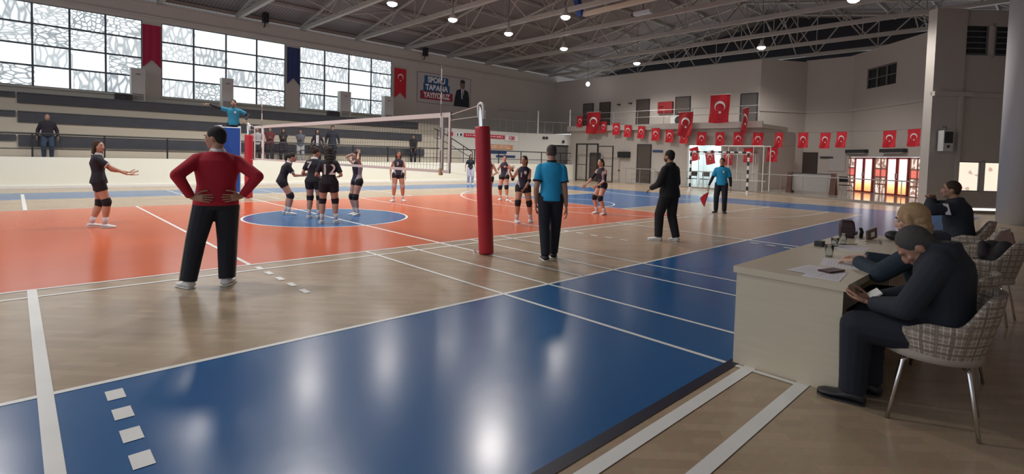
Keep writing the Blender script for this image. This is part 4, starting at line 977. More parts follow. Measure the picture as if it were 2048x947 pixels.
M_seat = mat('grey_seat_cushion', (.34, .30, .26), .85)
def sstep(a, b_, x): x = max(0, min(1, (x - a) / (b_ - a))); return x * x * (3 - 2 * x)
def make_chair(label, x, y, rz):
    t = thing('woven_armchair', label, 'chair', (x, y, 0), rz, 'woven shell armchairs')
    nu, nv = 44, 8; s = MB(); A = math.radians(128)
    def P(i, j, o):
        th = -A + 2 * A * i / nu; f = j / nv; ab = abs(th)
        top = .83 - .19 * sstep(.55, 1.25, ab) - .05 * sstep(1.7, 2.23, ab)
        z = .415 + (top - .415) * f; fl_ = (.80 + .20 * math.sin(f * PI / 2)) * (1 + .16 * f * max(0, math.cos(th)))
        rx, ry = .285 + o, .265 + o
        return (math.sin(th) * rx * fl_, -math.cos(th) * ry * fl_ + .0, z)
    for k, o in ((0, 0), (1, -.022)):
        base = len(s.v)
        for i in range(nu + 1):
            for j in range(nv + 1): s.v.append(P(i, j, o))
        for i in range(nu):
            for j in range(nv):
                q_ = [base + i * (nv + 1) + j, base + (i + 1) * (nv + 1) + j, base + (i + 1) * (nv + 1) + j + 1, base + i * (nv + 1) + j + 1]; s.face(q_ if k == 0 else q_[::-1])
    N_ = (nu + 1) * (nv + 1)
    for i in range(nu):
        for j in (0, nv):
            a = i * (nv + 1) + j; c = (i + 1) * (nv + 1) + j; s.face([a, c, c + N_, a + N_])
    for i in (0, nu):
        for j in range(nv): a = i * (nv + 1) + j; s.face([a, a + 1, a + 1 + N_, a + N_])
    s.build('shell', M_weave, t, smooth=True)
    s = MB(); s.rings([[(math.sin(a) * .245 * k_, math.cos(a) * .245 * k_ + .02, z) for a in [2 * PI * j / 28 for j in range(28)]] for z, k_ in ((.395, .85), (.405, 1), (.44, 1), (.46, .93), (.465, .6))])
    s.build('seat', M_seat, t, smooth=True)
    for sx in (-1, 1):
        for sy in (-1, 1):
            s = MB(); s.tube([(0, sy * .06, .392), (sx * .14, sy * .13, .392), (sx * .17, sy * .155, .37), (sx * .205, sy * .215, 0)], .0115, 8); s.build('leg', M_chrome, t, smooth=True)
    return t

# ------------------------------------------------------------------ people
SKIN = {'light': (.58, .35, .26), 'mid': (.47, .27, .19), 'tan': (.40, .22, .15), 'dim': (.36, .21, .15)}
def skin(k): return mat('skin_' + k, SKIN[k], .5, var=.06, vscale=10)
HAIR = {'black': (.012, .010, .009), 'brown': (.035, .018, .010), 'greyshort': (.06, .052, .048), 'blonde': (.36, .24, .125), 'darkgrey': (.055, .052, .050)}
def hairm(k): return mat('hair_' + k, HAIR[k], .8, var=.35, vscale=40)
def cloth(name, c, r=.85): return mat(name, c, r, var=.10, vscale=14, bump=.15)
def jersey_mat(name, base, side, slant=.05):
    if name in MATS: return MATS[name]
    m = mat(name, base, .75); g = NT(m); X, Y, Z = g.sep(g.coord())
    v = g.math('SUBTRACT', g.math('ABSOLUTE', X), g.math('MULTIPLY_ADD', Z, .16, -.055))
    f = g.math('MULTIPLY', g.math('GREATER_THAN', v, 0.0), g.math('LESS_THAN', Z, 1.20))
    g.l.new(g.mix(f, (*base, 1), (*side, 1)), g.n['Principled BSDF'].inputs['Base Color']); return m
C_NAVY = (.014, .016, .032); J_NAVY = jersey_mat('jersey_navy_white', (.018, .020, .045), (.42, .42, .46)); J_PLAIN = cloth('jersey_plain_navy', (.013, .015, .024))
M_short = cloth('black_shorts', (.010, .011, .016)); M_pad = mat('black_knee_pad', (.008, .008, .014), .8)
M_sock = cloth('white_socks', (.62, .60, .62)); M_shoe = mat('white_shoe', (.66, .66, .66), .5); M_shoed = mat('dark_shoe', (.02, .02, .025), .5); M_sole = mat('white_sole', (.75, .75, .74), .5)
M_cyan = cloth('cyan_referee_shirt', (.015, .31, .60)); M_trim = cloth('black_trim', (.012, .014, .025)); M_trou = cloth('navy_trousers', (.010, .013, .024)); M_blk = cloth('black_tracksuit', (.010, .010, .013))
M_eyew = mat('eye_white', (.6, .58, .56), .3); M_eyed = mat('eye_dark', (.015, .01, .008), .2); M_lips = mat('lips', (.30, .09, .08), .5)

def ik(a, c, l1, l2, pole):
    a, c = V(a), V(c); d = c - a; L = d.length; mx = (l1 + l2) * .998
    if L > mx: c = a + d * (mx / L); L = mx; d = c - a
    u = d / L; x = (l1 * l1 - l2 * l2 + L * L) / (2 * L); h = math.sqrt(max(l1 * l1 - x * x, 0)); p = V(pole) - u * V(pole).dot(u); p.normalize()
    return a + u * x + p * h, c
def rot(yaw=0, pitch=0, roll=0):
    """pitch>0 leans/looks forward-down, yaw>0 turns to the left (+z), roll>0 tilts to the right"""
    return (Matrix.Rotation(math.radians(yaw), 3, 'Z') @ Matrix.Rotation(math.radians(-pitch), 3, 'X') @ Matrix.Rotation(math.radians(roll), 3, 'Y'))
PROF_M = [(-.050, .060, .050), (-.02, .090, .064), (.02, .094, .066), (.06, .088, .062), (.10, .084, .059), (.15, .092, .062), (.20, .103, .067), (.240, .105, .063), (.262, .094, .055), (.280, .072, .046), (.298, .046, .040), (.315, .036, .036)]
PROF_F = [(-.050, .058, .050), (-.02, .090, .066), (.02, .095, .066), (.06, .084, .058), (.10, .072, .052), (.15, .080, .058), (.20, .089, .068), (.238, .092, .055), (.260, .080, .047), (.278, .060, .040), (.296, .038, .034), (.314, .031, .031)]

def hand(b, w, d, n, side, L, curl=20, spread=7, thumb=35):
    """palm, four fingers and a thumb; d = pointing direction, n = palm normal, side = +1/-1 for the thumb side along d x n"""
    d = V(d).normalized(); n = V(n); n = (n - d * n.dot(d)).normalized(); s = d.cross(n) * side; w = V(w); o0 = b.smooth; b.smooth = True
    hw = L * .215; rs = []
    for f, ww, tt in ((-.12, .62, .75), (0, .74, .8), (.22, .95, .85), (.42, 1.0, .75), (.52, .92, .6)):
        c = w + d * L * f; rs.append([c + s * math.cos(a) * hw * ww + n * math.sin(a) * L * .085 * tt * 1.15 for a in [2 * PI * j / 12 for j in range(12)]])
    b.rings(rs)
    for k, (o, l) in enumerate(((.78, .44), (.27, .50), (-.26, .46), (-.76, .36))):
        p = w + d * L * .47 + s * hw * o; ang = math.radians(spread * (1.5 - k) * .6); dd = (d * math.cos(ang) + s * math.sin(ang)); r = L * .047
        for j, fr in enumerate((.45, .32, .27)):
            c = math.radians(curl * (j + .5) / 1.2); e = p + (dd * math.cos(c) + n * math.sin(c)) * L * l * fr
            b.caps(p, e, r, r * .9, 8); p = e; r *= .9
    p = w + d * L * .12 + s * hw * .75; a = math.radians(thumb + 12)
    for j, fr in enumerate((.24, .20, .16)):
        e = p + (d * math.cos(a) + s * math.sin(a) + n * .35).normalized() * L * fr; b.caps(p, e, L * .055, L * .048, 8); p = e; a *= .55
    b.smooth = o0

def person(name, label, pos, face, H=1.7, sex='m', feet=None, hip=(0, 0, None), lean=0, sidel=0, twist=0, head=(0, 0, 0), hands=None, poles=None, hd=None, outfit=None, hair=('short', 'black'), sk='mid', vox=.013, bulk=1.0, group=None, z0=0.0, knee=None, eyes=True, beard=None, seated=False, cat='person', hoff=(0, 0, 0)):
    """pos = world floor point, face = heading in degrees from +Y, clockwise"""
    root = thing(name, label, cat, (pos[0], pos[1], z0), -math.radians(face), group)
    of = dict(top='short', topm=J_PLAIN, bot='shorts', botm=M_short, pads=True, shoem=M_shoe, socks=True); of.update(outfit or {})
    feet = feet or [(-.10, 0, 0, 8), (.10, 0, 0, -8)]
    poles = poles or [(-.3, -1, -.1), (.3, -1, -.1)]; knee = knee or [(-.15, 1, 0), (.15, 1, 0)]
    prof = PROF_M if sex == 'm' else PROF_F; fem = sex != 'm'
    hz = hip[2] if hip[2] is not None else .525 * H
    P = V((hip[0], hip[1], hz)); Rp = rot(twist * .2, lean * .35 if not seated else 0, sidel * .3); Rc = rot(twist, lean, sidel)
    def Rt(f):
        q0, q1 = Rp.to_quaternion(), Rc.to_quaternion(); return q0.slerp(q1, max(0, min(1, f))).to_matrix()
    def tor(z):   # point and orientation on the spine at height z (fraction of H) above the hip joint
        n = 8; p = V(P)
        for k in range(n): p = p + Rt((z * (k + .5) / n) / .16) @ V((0, 0, z * H / n))
        return p, Rt(z / .16)
    def torso(b, infl, z0_=-1, z1_=1, cap=True, n=24, ext=None):
        rs = []
        zs = [(z, rx, ry) for z, rx, ry in prof if z0_ <= z <= z1_]
        if ext: zs = ext + zs
        for z, rx, ry in zs:
            c, R_ = tor(z); bk = bulk if z < .26 else 1 + (bulk - 1) * .4
            belly = (bulk - 1) * .10 * H if .0 < z < .2 else 0
            rs.append([c + R_ @ V(((rx * H * bk + infl) * math.cos(a), (ry * H * bk + infl) * math.sin(a) * (1.0 if math.sin(a) < 0 else 1.0) + belly * max(0, math.sin(a)), 0)) for a in [2 * PI * j / n for j in range(n)]])
        b.rings(rs)
    shw = .094 if not fem else .083
    nb, Rn = tor(.285); Sh = [tor(.246)[0] + tor(.246)[1] @ V((sx * shw * H * (1 + (bulk - 1) * .5), 0, 0)) for sx in (-1, 1)]
    hp = [P + Rp @ V((sx * .052 * H, 0, -.005 * H)) for sx in (-1, 1)]
    la, lf, lt, lc = .172 * H, .150 * H, .245 * H, .240 * H
    hands = hands or [(-.17 * H, .02, hz - .03 * H), (.17 * H, .02, hz - .03 * H)]
    El, Wr, Kn, An = [], [], [], []
    for i in (0, 1):
        e, w = ik(Sh[i], hands[i], la, lf, poles[i]); El.append(e); Wr.append(w)
        fx, fy, fz, fyaw = feet[i]; k, a = ik(hp[i], (fx, fy, fz + .048 * H), lt, lc, knee[i]); Kn.append(k); An.append(a)
    Rh = rot(*head); nk = tor(.30)[0]; hc0 = nk + (Rn @ V((0, .012 * H, .035 * H))) + Rh @ V((0, .012 * H, .048 * H)) + V(hoff)
    HC = lambda x, y, z: hc0 + Rh @ V((x * H, y * H, z * H))
    # ---- body
    b = MB(); torso(b, 0)
    b.caps(nk - Rn @ V((0, 0, .02 * H)), HC(0, -.012, -.03), (.034 if not fem else .027) * H, (.033 if not fem else .026) * H)
    b.ell(HC(0, -.004, .012), (.042 * H, .053 * H, .056 * H), Rh, 20, 14)
    b.ell(HC(0, .010, -.026), (.034 * H, .040 * H, .038 * H), Rh, 16, 10)
    b.ell(HC(0, .034, -.052), (.017 * H, .014 * H, .014 * H), Rh)
    b.ell(HC(0, .052, -.010), (.008 * H, .013 * H, .016 * H), Rh @ Matrix.Rotation(-.35, 3, 'X')); b.ell(HC(0, .056, -.018), (.010 * H, .010 * H, .008 * H), Rh)
    b.ell(HC(0, .044, .017), (.030 * H, .010 * H, .008 * H), Rh); b.ell(HC(0, .046, -.034), (.015 * H, .008 * H, .007 * H), Rh)
    for sx in (-1, 1):
        b.ell(HC(sx * .043, -.006, -.006), (.006 * H, .012 * H, .019 * H), Rh); b.ell(HC(sx * .023, .038, -.012), (.012 * H, .010 * H, .010 * H), Rh)
    ar = 1.0 if not fem else .84; lr = 1.0 if not fem else 1.10
    for i in (0, 1):
        b.ell(Sh[i], (.030 * H * ar, .030 * H * ar, .030 * H * ar)); b.caps(nk + V((0, 0, -.012 * H)), Sh[i] + (nk - Sh[i]) * .15, .026 * H * ar, .026 * H * ar); b.caps(Sh[i], El[i], .030 * H * ar, .024 * H * ar, bulge=.002 * H); b.caps(El[i], Wr[i], .0245 * H * ar, .0155 * H * ar, bulge=.002 * H)
        b.caps(hp[i], Kn[i], .056 * H * lr, .036 * H * lr); b.caps(Kn[i], An[i], .034 * H * lr, .0205 * H, bulge=.008 * H)
        b.caps(An[i], An[i] + V((0, 0, -.01)), .021 * H, .02 * H)
    me = remesh(b, vox, 3)
    hb = MB(); hd = hd or [None, None]
    for i, sx in enumerate((-1, 1)):
        fd = (Wr[i] - El[i]).normalized()
        spec = hd[i] or {}
        d = V(spec.get('d', fd)); n = V(spec.get('n', (-sx, .1, 0) if abs(fd.z) > .5 else (0, 0, -1))); d.normalize()
        n2 = (n - d * n.dot(d)).normalized(); sd = d.cross(n2); want = V(spec.get('t', (0, 1, 0) if abs(fd.z) > .5 else (-sx, 0, .3)))
        hand(hb, Wr[i] + d * .012 * H, d, n2, 1 if sd.dot(want) > 0 else -1, .105 * H * (1 if not fem else .93), spec.get('curl', 22), spec.get('spread', 7), spec.get('thumb', 30))
    append_mb(me, hb); body = link_mesh('body', me, skin(sk), root)
    # ---- face details
    if eyes:
        e = MB(); e.smooth = True
        for sx in (-1, 1):
            e.cur = 0; e.ell(HC(sx * .018, .0465, .003), (.0085 * H, .005 * H, .0055 * H), Rh, 10, 6); e.cur = 1; e.ell(HC(sx * .018, .0505, .003), (.0042 * H, .002 * H, .0045 * H), Rh, 8, 6)
        e.build('eyes', [M_eyew, M_eyed], root)
        e = MB(); e.smooth = True
        for sx in (-1, 1): e.ell(HC(sx * .019, .050, .019), (.013 * H, .004 * H, .0028 * H), Rh @ Matrix.Rotation(sx * .12, 3, 'Y'), 10, 6)
        e.build('eyebrows', hairm(hair[1] if hair[1] not in ('blonde',) else 'brown'), root)
        e = MB(); e.smooth = True; e.ell(HC(0, .0515, -.034), (.013 * H, .004 * H, .0035 * H), Rh, 10, 6); e.build('mouth', M_lips, root)
    hv = max(.007, vox * .75)
    if beard:
        e = MB(); e.ell(HC(0, .016, -.034), (.036 * H, .036 * H, .026 * H), Rh, 16, 10); e.ell(HC(0, .047, -.026), (.016 * H, .008 * H, .004 * H), Rh)
        link_mesh('beard', remesh(e, hv, 2), mat('beard_stubble', beard, .8), root)
    h = MB(); hs, hcol = hair
    if hs == 'crop': h.ell(HC(0, -.0125, .0195), (.0442 * H, .0500 * H, .0500 * H), Rh, 18, 12); h.ell(HC(0, -.026, -.006), (.0395 * H, .034 * H, .036 * H), Rh)
    else: h.ell(HC(0, -.012, .020), (.047 * H, .056 * H, .055 * H), Rh, 18, 12)
    if hs == 'short': h.ell(HC(0, -.030, -.004), (.040 * H, .034 * H, .040 * H), Rh)
    if hs == 'pony':
        h.ell(HC(0, -.064, .030), (.018 * H,) * 3, Rh); h.caps(HC(0, -.070, .028), HC(0, -.088, -.02), .017 * H, .020 * H); h.caps(HC(0, -.088, -.02), HC(0, -.075, -.10), .020 * H, .009 * H)
    if hs == 'bun': h.ell(HC(0, -.050, .055), (.024 * H, .022 * H, .022 * H), Rh)
    if hs == 'long':
        for k, (y, z, rx, ry) in enumerate(((-.030, -.02, .048, .036), (-.042, -.06, .050, .030), (-.050, -.10, .050, .026), (-.055, -.135, .044, .022), (-.058, -.165, .032, .016))): h.ell(HC(0, y, z), (rx * H, ry * H, .030 * H), Rh)
        for sx in (-1, 1): h.caps(HC(sx * .042, -.005, .02), HC(sx * .050, -.02, -.08), .014 * H, .012 * H)
    if hs == 'bob':
        h.ell(HC(0, -.014, .018), (.056 * H, .062 * H, .058 * H), Rh, 18, 12)
        for k, (y, z, rx, ry) in enumerate(((-.026, -.010, .062, .046), (-.032, -.038, .064, .042), (-.034, -.062, .056, .034))): h.ell(HC(0, y, z), (rx * H, ry * H, .030 * H), Rh)
        for sx in (-1, 1): h.caps(HC(sx * .048, .008, .015), HC(sx * .050, .004, -.055), .016 * H, .016 * H)
    link_mesh('hair', remesh(h, hv, 2), hairm(hcol), root)
    # ---- clothing
    top = of['top']; infl = of.get('infl', .010); tb = MB()
    zb_ = {'jacket': -.050 if not seated else -.01, 'long': -.025, 'short': of.get('hem', -.030), 'none': -.02}[top]; torso(tb, infl, .03, .300 if top != 'jacket' else .32, ext=[(zb_, .101, .075), (zb_ + .012, .101, .075), (.01, .099, .071)])
    if top == 'long' or top == 'jacket' or top == 'short':
        for i in (0, 1):
            tb.ell(Sh[i], ((.030 * ar) * H + infl,) * 3); tb.caps(nk + V((0, 0, -.022 * H)), Sh[i] + (nk - Sh[i]) * .12, .022 * H * ar + infl, .027 * H * ar + infl)
            if top == 'short':
                e = Sh[i] + (El[i] - Sh[i]) * of.get('sleeve', .68); tb.caps(Sh[i], e, .034 * H * ar + infl, .031 * H * ar + infl + .004, flat1=True)
            else:
                tb.caps(Sh[i], El[i], .033 * H * ar + infl, .027 * H * ar + infl); tb.caps(El[i], El[i] + (Wr[i] - El[i]) * .97, .0265 * H * ar + infl, .0175 * H * ar + infl * .8, flat1=True)
    if top == 'jacket': tb.caps(tor(.262)[0], nk + (HC(0, -.016, -.036) - nk) * .45, .052 * H, .042 * H, flat1=True)
    link_mesh({'short': 'shirt', 'long': 'sweater', 'jacket': 'jacket', 'none': 'jersey'}[top], remesh(tb, vox, 3), of['topm'], root)
    if of.get('arms'):     # dark sleeves worn under a short shirt, or arm warmers
        a0 = of.get('arm0', .3); s = MB()
        for i in (0, 1):
            s.caps(Sh[i] + (El[i] - Sh[i]) * a0, El[i], .029 * H * ar + .005, .026 * H * ar + .004, flat0=True); s.caps(El[i], El[i] + (Wr[i] - El[i]) * of.get('arm1', .96), .0265 * H * ar + .004, .018 * H * ar + .003, flat1=True)
        link_mesh('arm_sleeves', remesh(s, vox * .8, 2), of['arms'], root)
    if of.get('cuffs'):
        for i in (0, 1):
            a = Sh[i] + (El[i] - Sh[i]) * .64; c = Sh[i] + (El[i] - Sh[i]) * .70; s = MB(); s.tube([a, c], [.033 * H * ar + infl + .006] * 2, 16); s.build('sleeve_trim', of['cuffs'], root, smooth=True)
    if of.get('collar'):
        s = MB(); c0, R0 = tor(.290); c1, R1 = tor(.316)
        s.rings([[c0 + R0 @ V((math.cos(a) * .046 * H, math.sin(a) * .046 * H, 0)) for a in [2 * PI * j / 16 for j in range(16)]], [c1 + R1 @ V((math.cos(a) * .040 * H, math.sin(a) * .042 * H, 0)) for a in [2 * PI * j / 16 for j in range(16)]], [c1 + R1 @ V((math.cos(a) * .034 * H, math.sin(a) * .036 * H, 0)) for a in [2 * PI * j / 16 for j in range(16)]]], cap=False)
        s.build('collar', of['collar'], root, smooth=True)
    bb = MB(); bot = of['bot']; bi = of.get('bi', .008)
    torso(bb, bi, -.055, .035 if top in ('jacket', 'long') else .05)
    for i in (0, 1):
        if bot == 'shorts':
            e = hp[i] + (Kn[i] - hp[i]) * of.get('shortlen', .42); bb.caps(hp[i], e, .058 * H * lr + bi, .049 * H * lr + bi, flat1=True)
        else:
            bb.caps(hp[i], Kn[i], .058 * H * lr + bi, .043 * H * lr + bi); bb.caps(Kn[i], An[i] + V((0, 0, -.012)), .043 * H * lr + bi, .033 * H + bi, flat1=True)
    link_mesh('shorts' if bot == 'shorts' else 'trousers', remesh(bb, vox, 3), of['botm'], root)
    if of.get('stripe'):
        for i, sx in enumerate((-1, 1)):
            s = MB(); o = V((sx, -.15, 0)).normalized(); s.tube([hp[i] + o * (.060 * H + bi) + V((0, 0, -.04)), Kn[i] + o * (.044 * H + bi), (Kn[i] + An[i]) / 2 + o * (.040 * H + bi), An[i] + o * (.034 * H + bi)], .008, 6); s.build('side_stripe', of['stripe'], root, smooth=True)
    for i in (0, 1):
        if of['pads']:
            u = (hp[i] - Kn[i]).normalized(); dn = (An[i] - Kn[i]).normalized(); s = MB(); s.caps(Kn[i] + u * .055 * H * .8, Kn[i], .040 * H * lr + .005, .039 * H * lr + .010, flat0=True); s.caps(Kn[i], Kn[i] + dn * .045 * H, .039 * H * lr + .008, .034 * H * lr + .005, flat1=True); s.ell(Kn[i] + V(knee[i]).normalized() * .012, (.038 * H,) * 3)
            link_mesh('knee_pad', remesh(s, vox * .8, 2), of.get('padm', M_pad), root)
        if of['socks'] and bot == 'shorts':
            s = MB(); s.tube([An[i] + (Kn[i] - An[i]) * .30, An[i] + V((0, 0, -.01))], [.027 * H, .025 * H], 14); s.build('sock', of.get('sockm', M_sock), root, smooth=True)
        fx, fy, fz, fyaw = feet[i]; pitch = of.get('fp', (0, 0))[i]
        Rf = rot(fyaw, pitch, 0); A0 = An[i]; s = MB(); s.smooth = True; L = .152 * H
        fr = [(-.27, .018, .035, .030), (-.22, .028, .036, .036), (-.05, .030, .034, .050), (.15, .031, .025, .036), (.40, .036, .022, .024), (.62, .034, .019, .019), (.74, .018, .015, .014)]
        for part, mi in ((0, 0), (1, 1)):
            s.cur = mi; rs = []
            for y, w, hz_, tp in fr:
                zb = -.048 * H + (.012 if part == 0 else 0); zt = (-.048 * H + .012 + tp * H) if part == 0 else -.048 * H + .016
                ww = w * H * (1 if part == 0 else 1.08); rs.append([A0 + Rf @ V((math.cos(a) * ww, y * L, (zb + zt) / 2 + math.sin(a) * (zt - zb) / 2)) for a in [2 * PI * j / 12 for j in range(12)]])
            s.rings(rs)
        s.build('shoe', [of['shoem'], of.get('solem', M_sole)], root)
    root_info = dict(root=root, tor=tor, H=H, HC=HC, Wr=Wr, El=El, Sh=Sh, Kn=Kn)
    return root_info

def number(pi_, txt, size, back=True, z=.20, m=None, off=None, dx=0, parentname=None):
    c, R_ = pi_['tor'](z); H = pi_['H']; d = off or .088 * H
    x = R_ @ V((1 if back else -1, 0, 0)); y = R_ @ V((0, 0, 1)); o = c + R_ @ V((dx, -d if back else d, 0))
    par = [c_ for c_ in pi_['root'].children if c_.name.split('.')[0] in ('shirt', 'jersey')][0]
    text_obj(txt, size, m or M_sock, par, frame4(o, x, y), 'jersey_number', bold=.006)
def badge(pi_, sz, z, dx, front=True, m=None, name='badge'):
    c, R_ = pi_['tor'](z); H = pi_['H']; o = c + R_ @ V((dx, .070 * H if front else -.070 * H, 0)); s = MB(); s.ell(o, (sz, .012, sz * 1.2), R_, 12, 6)
    par = [c_ for c_ in pi_['root'].children if c_.name.split('.')[0] in ('shirt', 'jersey', 'jacket')][0]; s.build(name, m or M_sock, par, smooth=True)
def heading(x, y, a=0):
    """compass heading from +Y clockwise of the line from the camera to a point, plus a"""
    return math.degrees(math.atan2(x - CAM.x, y - CAM.y)) + a

# coach in the red sweater
pos = (-3.745, -.915)
P1 = person('person', 'man in a red sweater and dark track trousers with hands on his hips', pos, heading(*pos, -4), 1.82, 'm',
    feet=[(-.19, .03, 0, 22), (.17, -.02, 0, -20)], hip=(.07, 0, None), sidel=2, lean=2, head=(58, 4, 0), bulk=1.14,
    hands=[(-.17, -.115, 1.01), (.31, -.115, 1.01)], poles=[(-1, -.75, -.1), (1, -.75, -.1)],
    hd=[dict(d=(1, -.42, -.1), n=(.3, .9, 0), t=(0, .3, 1), curl=12), dict(d=(-1, -.42, -.1), n=(-.3, .9, 0), t=(0, .3, 1), curl=12)],
    outfit=dict(top='long', topm=cloth('red_sweater', (.36, .008, .025)), infl=.016, bot='trousers', botm=M_trou, bi=.022, pads=False, collar=M_sock, stripe=mat('stripe_beige', (.5, .45, .35), .8), shoem=M_shoe), hair=('short', 'black'), sk='tan', vox=.011)
# second referee
pos = (.53, -2.10)
person('person', 'referee in a cyan shirt and navy trousers walking beside the near net post', pos, heading(*pos, -3), 1.78, 'm',
    feet=[(-.06, -.16, 0, 8), (.07, .06, 0, 2)], lean=2, head=(10, 12, 0), bulk=.97,
    hands=[(-.22, .05, .84), (.24, .0, .80)], outfit=dict(topm=M_cyan, infl=.012, bot='trousers', botm=M_trou, bi=.010, pads=False, collar=M_trim, cuffs=M_trim, shoem=M_shoed, solem=M_sole, fp=(0, 0)), hair=('crop', 'greyshort'), sk='tan', vox=.011)
# man in black
pos = (3.66, -2.30)
person('person', 'man in a black tracksuit with white shoes watching from the sideline', pos, heading(*pos, -48), 1.78, 'm',
    feet=[(-.13, .13, 0, 25), (.13, -.08, 0, -12)], lean=1, twist=10, head=(14, 0, 0), bulk=1.12,
    hands=[(-.24, .26, 1.00), (.10, .27, 1.08)], poles=[(-.5, -1, -.2), (1, -.5, -.3)], hd=[dict(curl=35, n=(.6, 0, -.6), t=(0, 0, 1)), None],
    outfit=dict(top='jacket', topm=M_blk, infl=.022, bot='trousers', botm=M_blk, bi=.016, pads=False, collar=M_blk, shoem=M_shoe), hair=('short', 'black'), sk='tan', vox=.011, beard=(.05, .03, .02))
# line judge with flag
pos = (10.05, -.34)
LJ = person('person', 'line judge in a cyan shirt over dark sleeves holding a red flag', pos, heading(*pos, 186), 1.70, 'm',
    feet=[(-.11, 0, 0, 14), (.13, .0, 0, -16)], head=(-8, 2, 0), hands=[(-.27, .05, .80), (.36, .10, .80)], hd=[None, dict(curl=50, n=(-1, 0, 0))],
    outfit=dict(topm=M_cyan, infl=.014, sleeve=.75, bot='trousers', botm=M_trou, bi=.010, pads=False, collar=M_trim, arms=M_trim, arm0=.4, shoem=M_shoed, solem=M_shoed), hair=('short', 'black'), sk='mid', vox=.013)
badge(LJ, .03, .21, -.06)
w = LJ['root'].matrix_basis @ LJ['Wr'][1]
t = thing('hand_flag', 'red hand flag pointing down from the right hand of the line judge', 'flag', (w.x, w.y, w.z - .06), heading(*pos) * -PI / 180)
s = MB(); s.tube([(.03, 0, .06), (-.10, 0, -.56)], .009, 6); s.build('stick', M_dark, t)
s = MB(); pp = [(.02, -.12), (-.10, -.60), (-.16, -.50), (-.24, -.34), (-.14, -.22)]
s.rings([[(x, -.006 + .02 * (i % 2), z) for i, (x, z) in enumerate(pp)], [(x, .004 + .02 * (i % 2), z) for i, (x, z) in enumerate(pp)]]); s.build('cloth', M_flag, t)
# referee on the stand
pos = (-.14, 11.42)
R1 = person('person', 'first referee in a cyan shirt high on the stand with one arm stretched out', pos, heading(*pos, 184), 1.72, 'm', z0=1.45,
    feet=[(-.10, 0, 0, 5), (.10, 0, 0, -5)], head=(-10, 0, 0), hands=[(-.34, .12, 1.02), (.75, .12, 1.50)], poles=[(-1, -.4, -.2), (.2, -1, -.6)], hd=[dict(curl=40), dict(d=(1, .1, .04), n=(0, 0, -1), t=(0, 1, 0), curl=5)],
    outfit=dict(topm=cloth('teal_referee_shirt', (.02, .20, .33)), infl=.014, bot='trousers', botm=M_trou, pads=False, collar=M_trim, arms=M_trim, arm0=.4), hair=('short', 'black'), sk='dim', vox=.015, beard=(.03, .025, .02))
badge(R1, .03, .21, -.05)

KW = dict(sex='f', vox=.013)
# player on the left talking with spread hands
pos = (-4.15, 5.05)
person('person', 'long haired player on the left holding her hands out', pos, heading(*pos, 96), 1.66, feet=[(-.10, -.12, 0, 20), (.10, .10, 0, -25)], lean=-3, head=(-38, -4, 0),
    hands=[(-.10, .42, 1.03), (.16, .44, 1.0)], poles=[(-.2, -.6, -1), (.4, -.6, -1)], hd=[dict(d=(-.1, 1, .05), n=(.2, 0, 1), t=(-1, 0, 0), curl=10, spread=14), dict(d=(.1, 1, -.1), n=(0, 0, 1), t=(1, 0, 0), curl=10, spread=14)],
    outfit=dict(topm=J_PLAIN, cuffs=M_sock, collar=M_sock, infl=.012, shortlen=.46), hair=('long', 'brown'), sk='mid', **KW)
G = 'players in dark kit'
pos = (-.62, 5.45)
person('person', 'player bending forward and clapping left of the huddle', pos, heading(*pos, 88), 1.60, feet=[(-.09, -.02, 0, 8), (.09, .05, 0, -8)], hip=(0, -.10, .80), lean=24, head=(-6, 8, 0),
    hands=[(-.02, .40, .93), (.05, .40, .95)], poles=[(-.3, -.6, -1), (.3, -.6, -1)], hd=[dict(d=(.15, .9, .4), n=(1, 0, 0), t=(0, 0, 1), curl=8, spread=12), dict(d=(0, .95, .1), n=(-1, 0, 0), t=(0, 0, 1), curl=8, spread=12)],
    outfit=dict(topm=J_PLAIN, cuffs=M_sock, collar=M_sock, shortlen=.36), hair=('pony', 'black'), sk='mid', **KW)
pos = (-.42, 4.35)
p = person('person', 'player half hidden behind number twelve in the huddle', pos, heading(*pos, 20), 1.66, feet=[(-.10, 0, 0, 8), (.09, .05, 0, -8)], lean=6, head=(-35, 8, 0), hands=[(-.2, .25, 1.0), (.15, .3, 1.05)], outfit=dict(topm=J_PLAIN, collar=M_sock, shortlen=.46), hair=('bun', 'brown'), sk='mid', **KW)
number(p, '7', .2, dx=-.06)
pos = (-.48, 3.42)
p = person('person', 'player with number 12 seen from behind in the huddle', pos, heading(*pos, 2), 1.68, feet=[(-.13, 0, 0, 8), (.15, 0, 0, -8)], lean=5, head=(8, 14, 0), hands=[(-.20, .22, 1.0), (.20, .22, 1.0)], outfit=dict(topm=J_PLAIN, shortlen=.50, sleeve=.8, bi=.012), hair=('long', 'black'), sk='mid', **KW)
number(p, '12', .30, z=.15, off=.108)
pos = (.71, 4.50)
p = person('person', 'player fixing her hair right of the huddle', pos, heading(*pos, 240), 1.60, feet=[(-.09, .03, 0, 20), (.09, 0, 0, 10)], head=(25, 14, 0), hands=[(-.13, .06, 1.50), (.13, .0, 1.52)], poles=[(-1, .8, .2), (1, .8, .2)], hd=[dict(d=(.5, -.6, .4), n=(1, 0, 0), curl=30), dict(d=(-.5, -.6, .4), n=(-1, 0, 0), curl=30)],
    outfit=dict(top='none', topm=J_NAVY, shortlen=.30), hair=('pony', 'black'), sk='light', **KW)
pos = (3.50, 7.30)
p = person('person', 'player standing alone beyond the net looking back', pos, heading(*pos, 175), 1.66, feet=[(-.16, 0, 0, 15), (.14, .05, 0, -30)], head=(10, 0, 0), hands=[(-.22, .08, .82), (.24, .05, .82)], outfit=dict(top='none', topm=J_NAVY, shortlen=.34, padm=mat('pale_knee_pad', (.45, .33, .30), .8)), hair=('long', 'brown'), sk='mid', **KW)
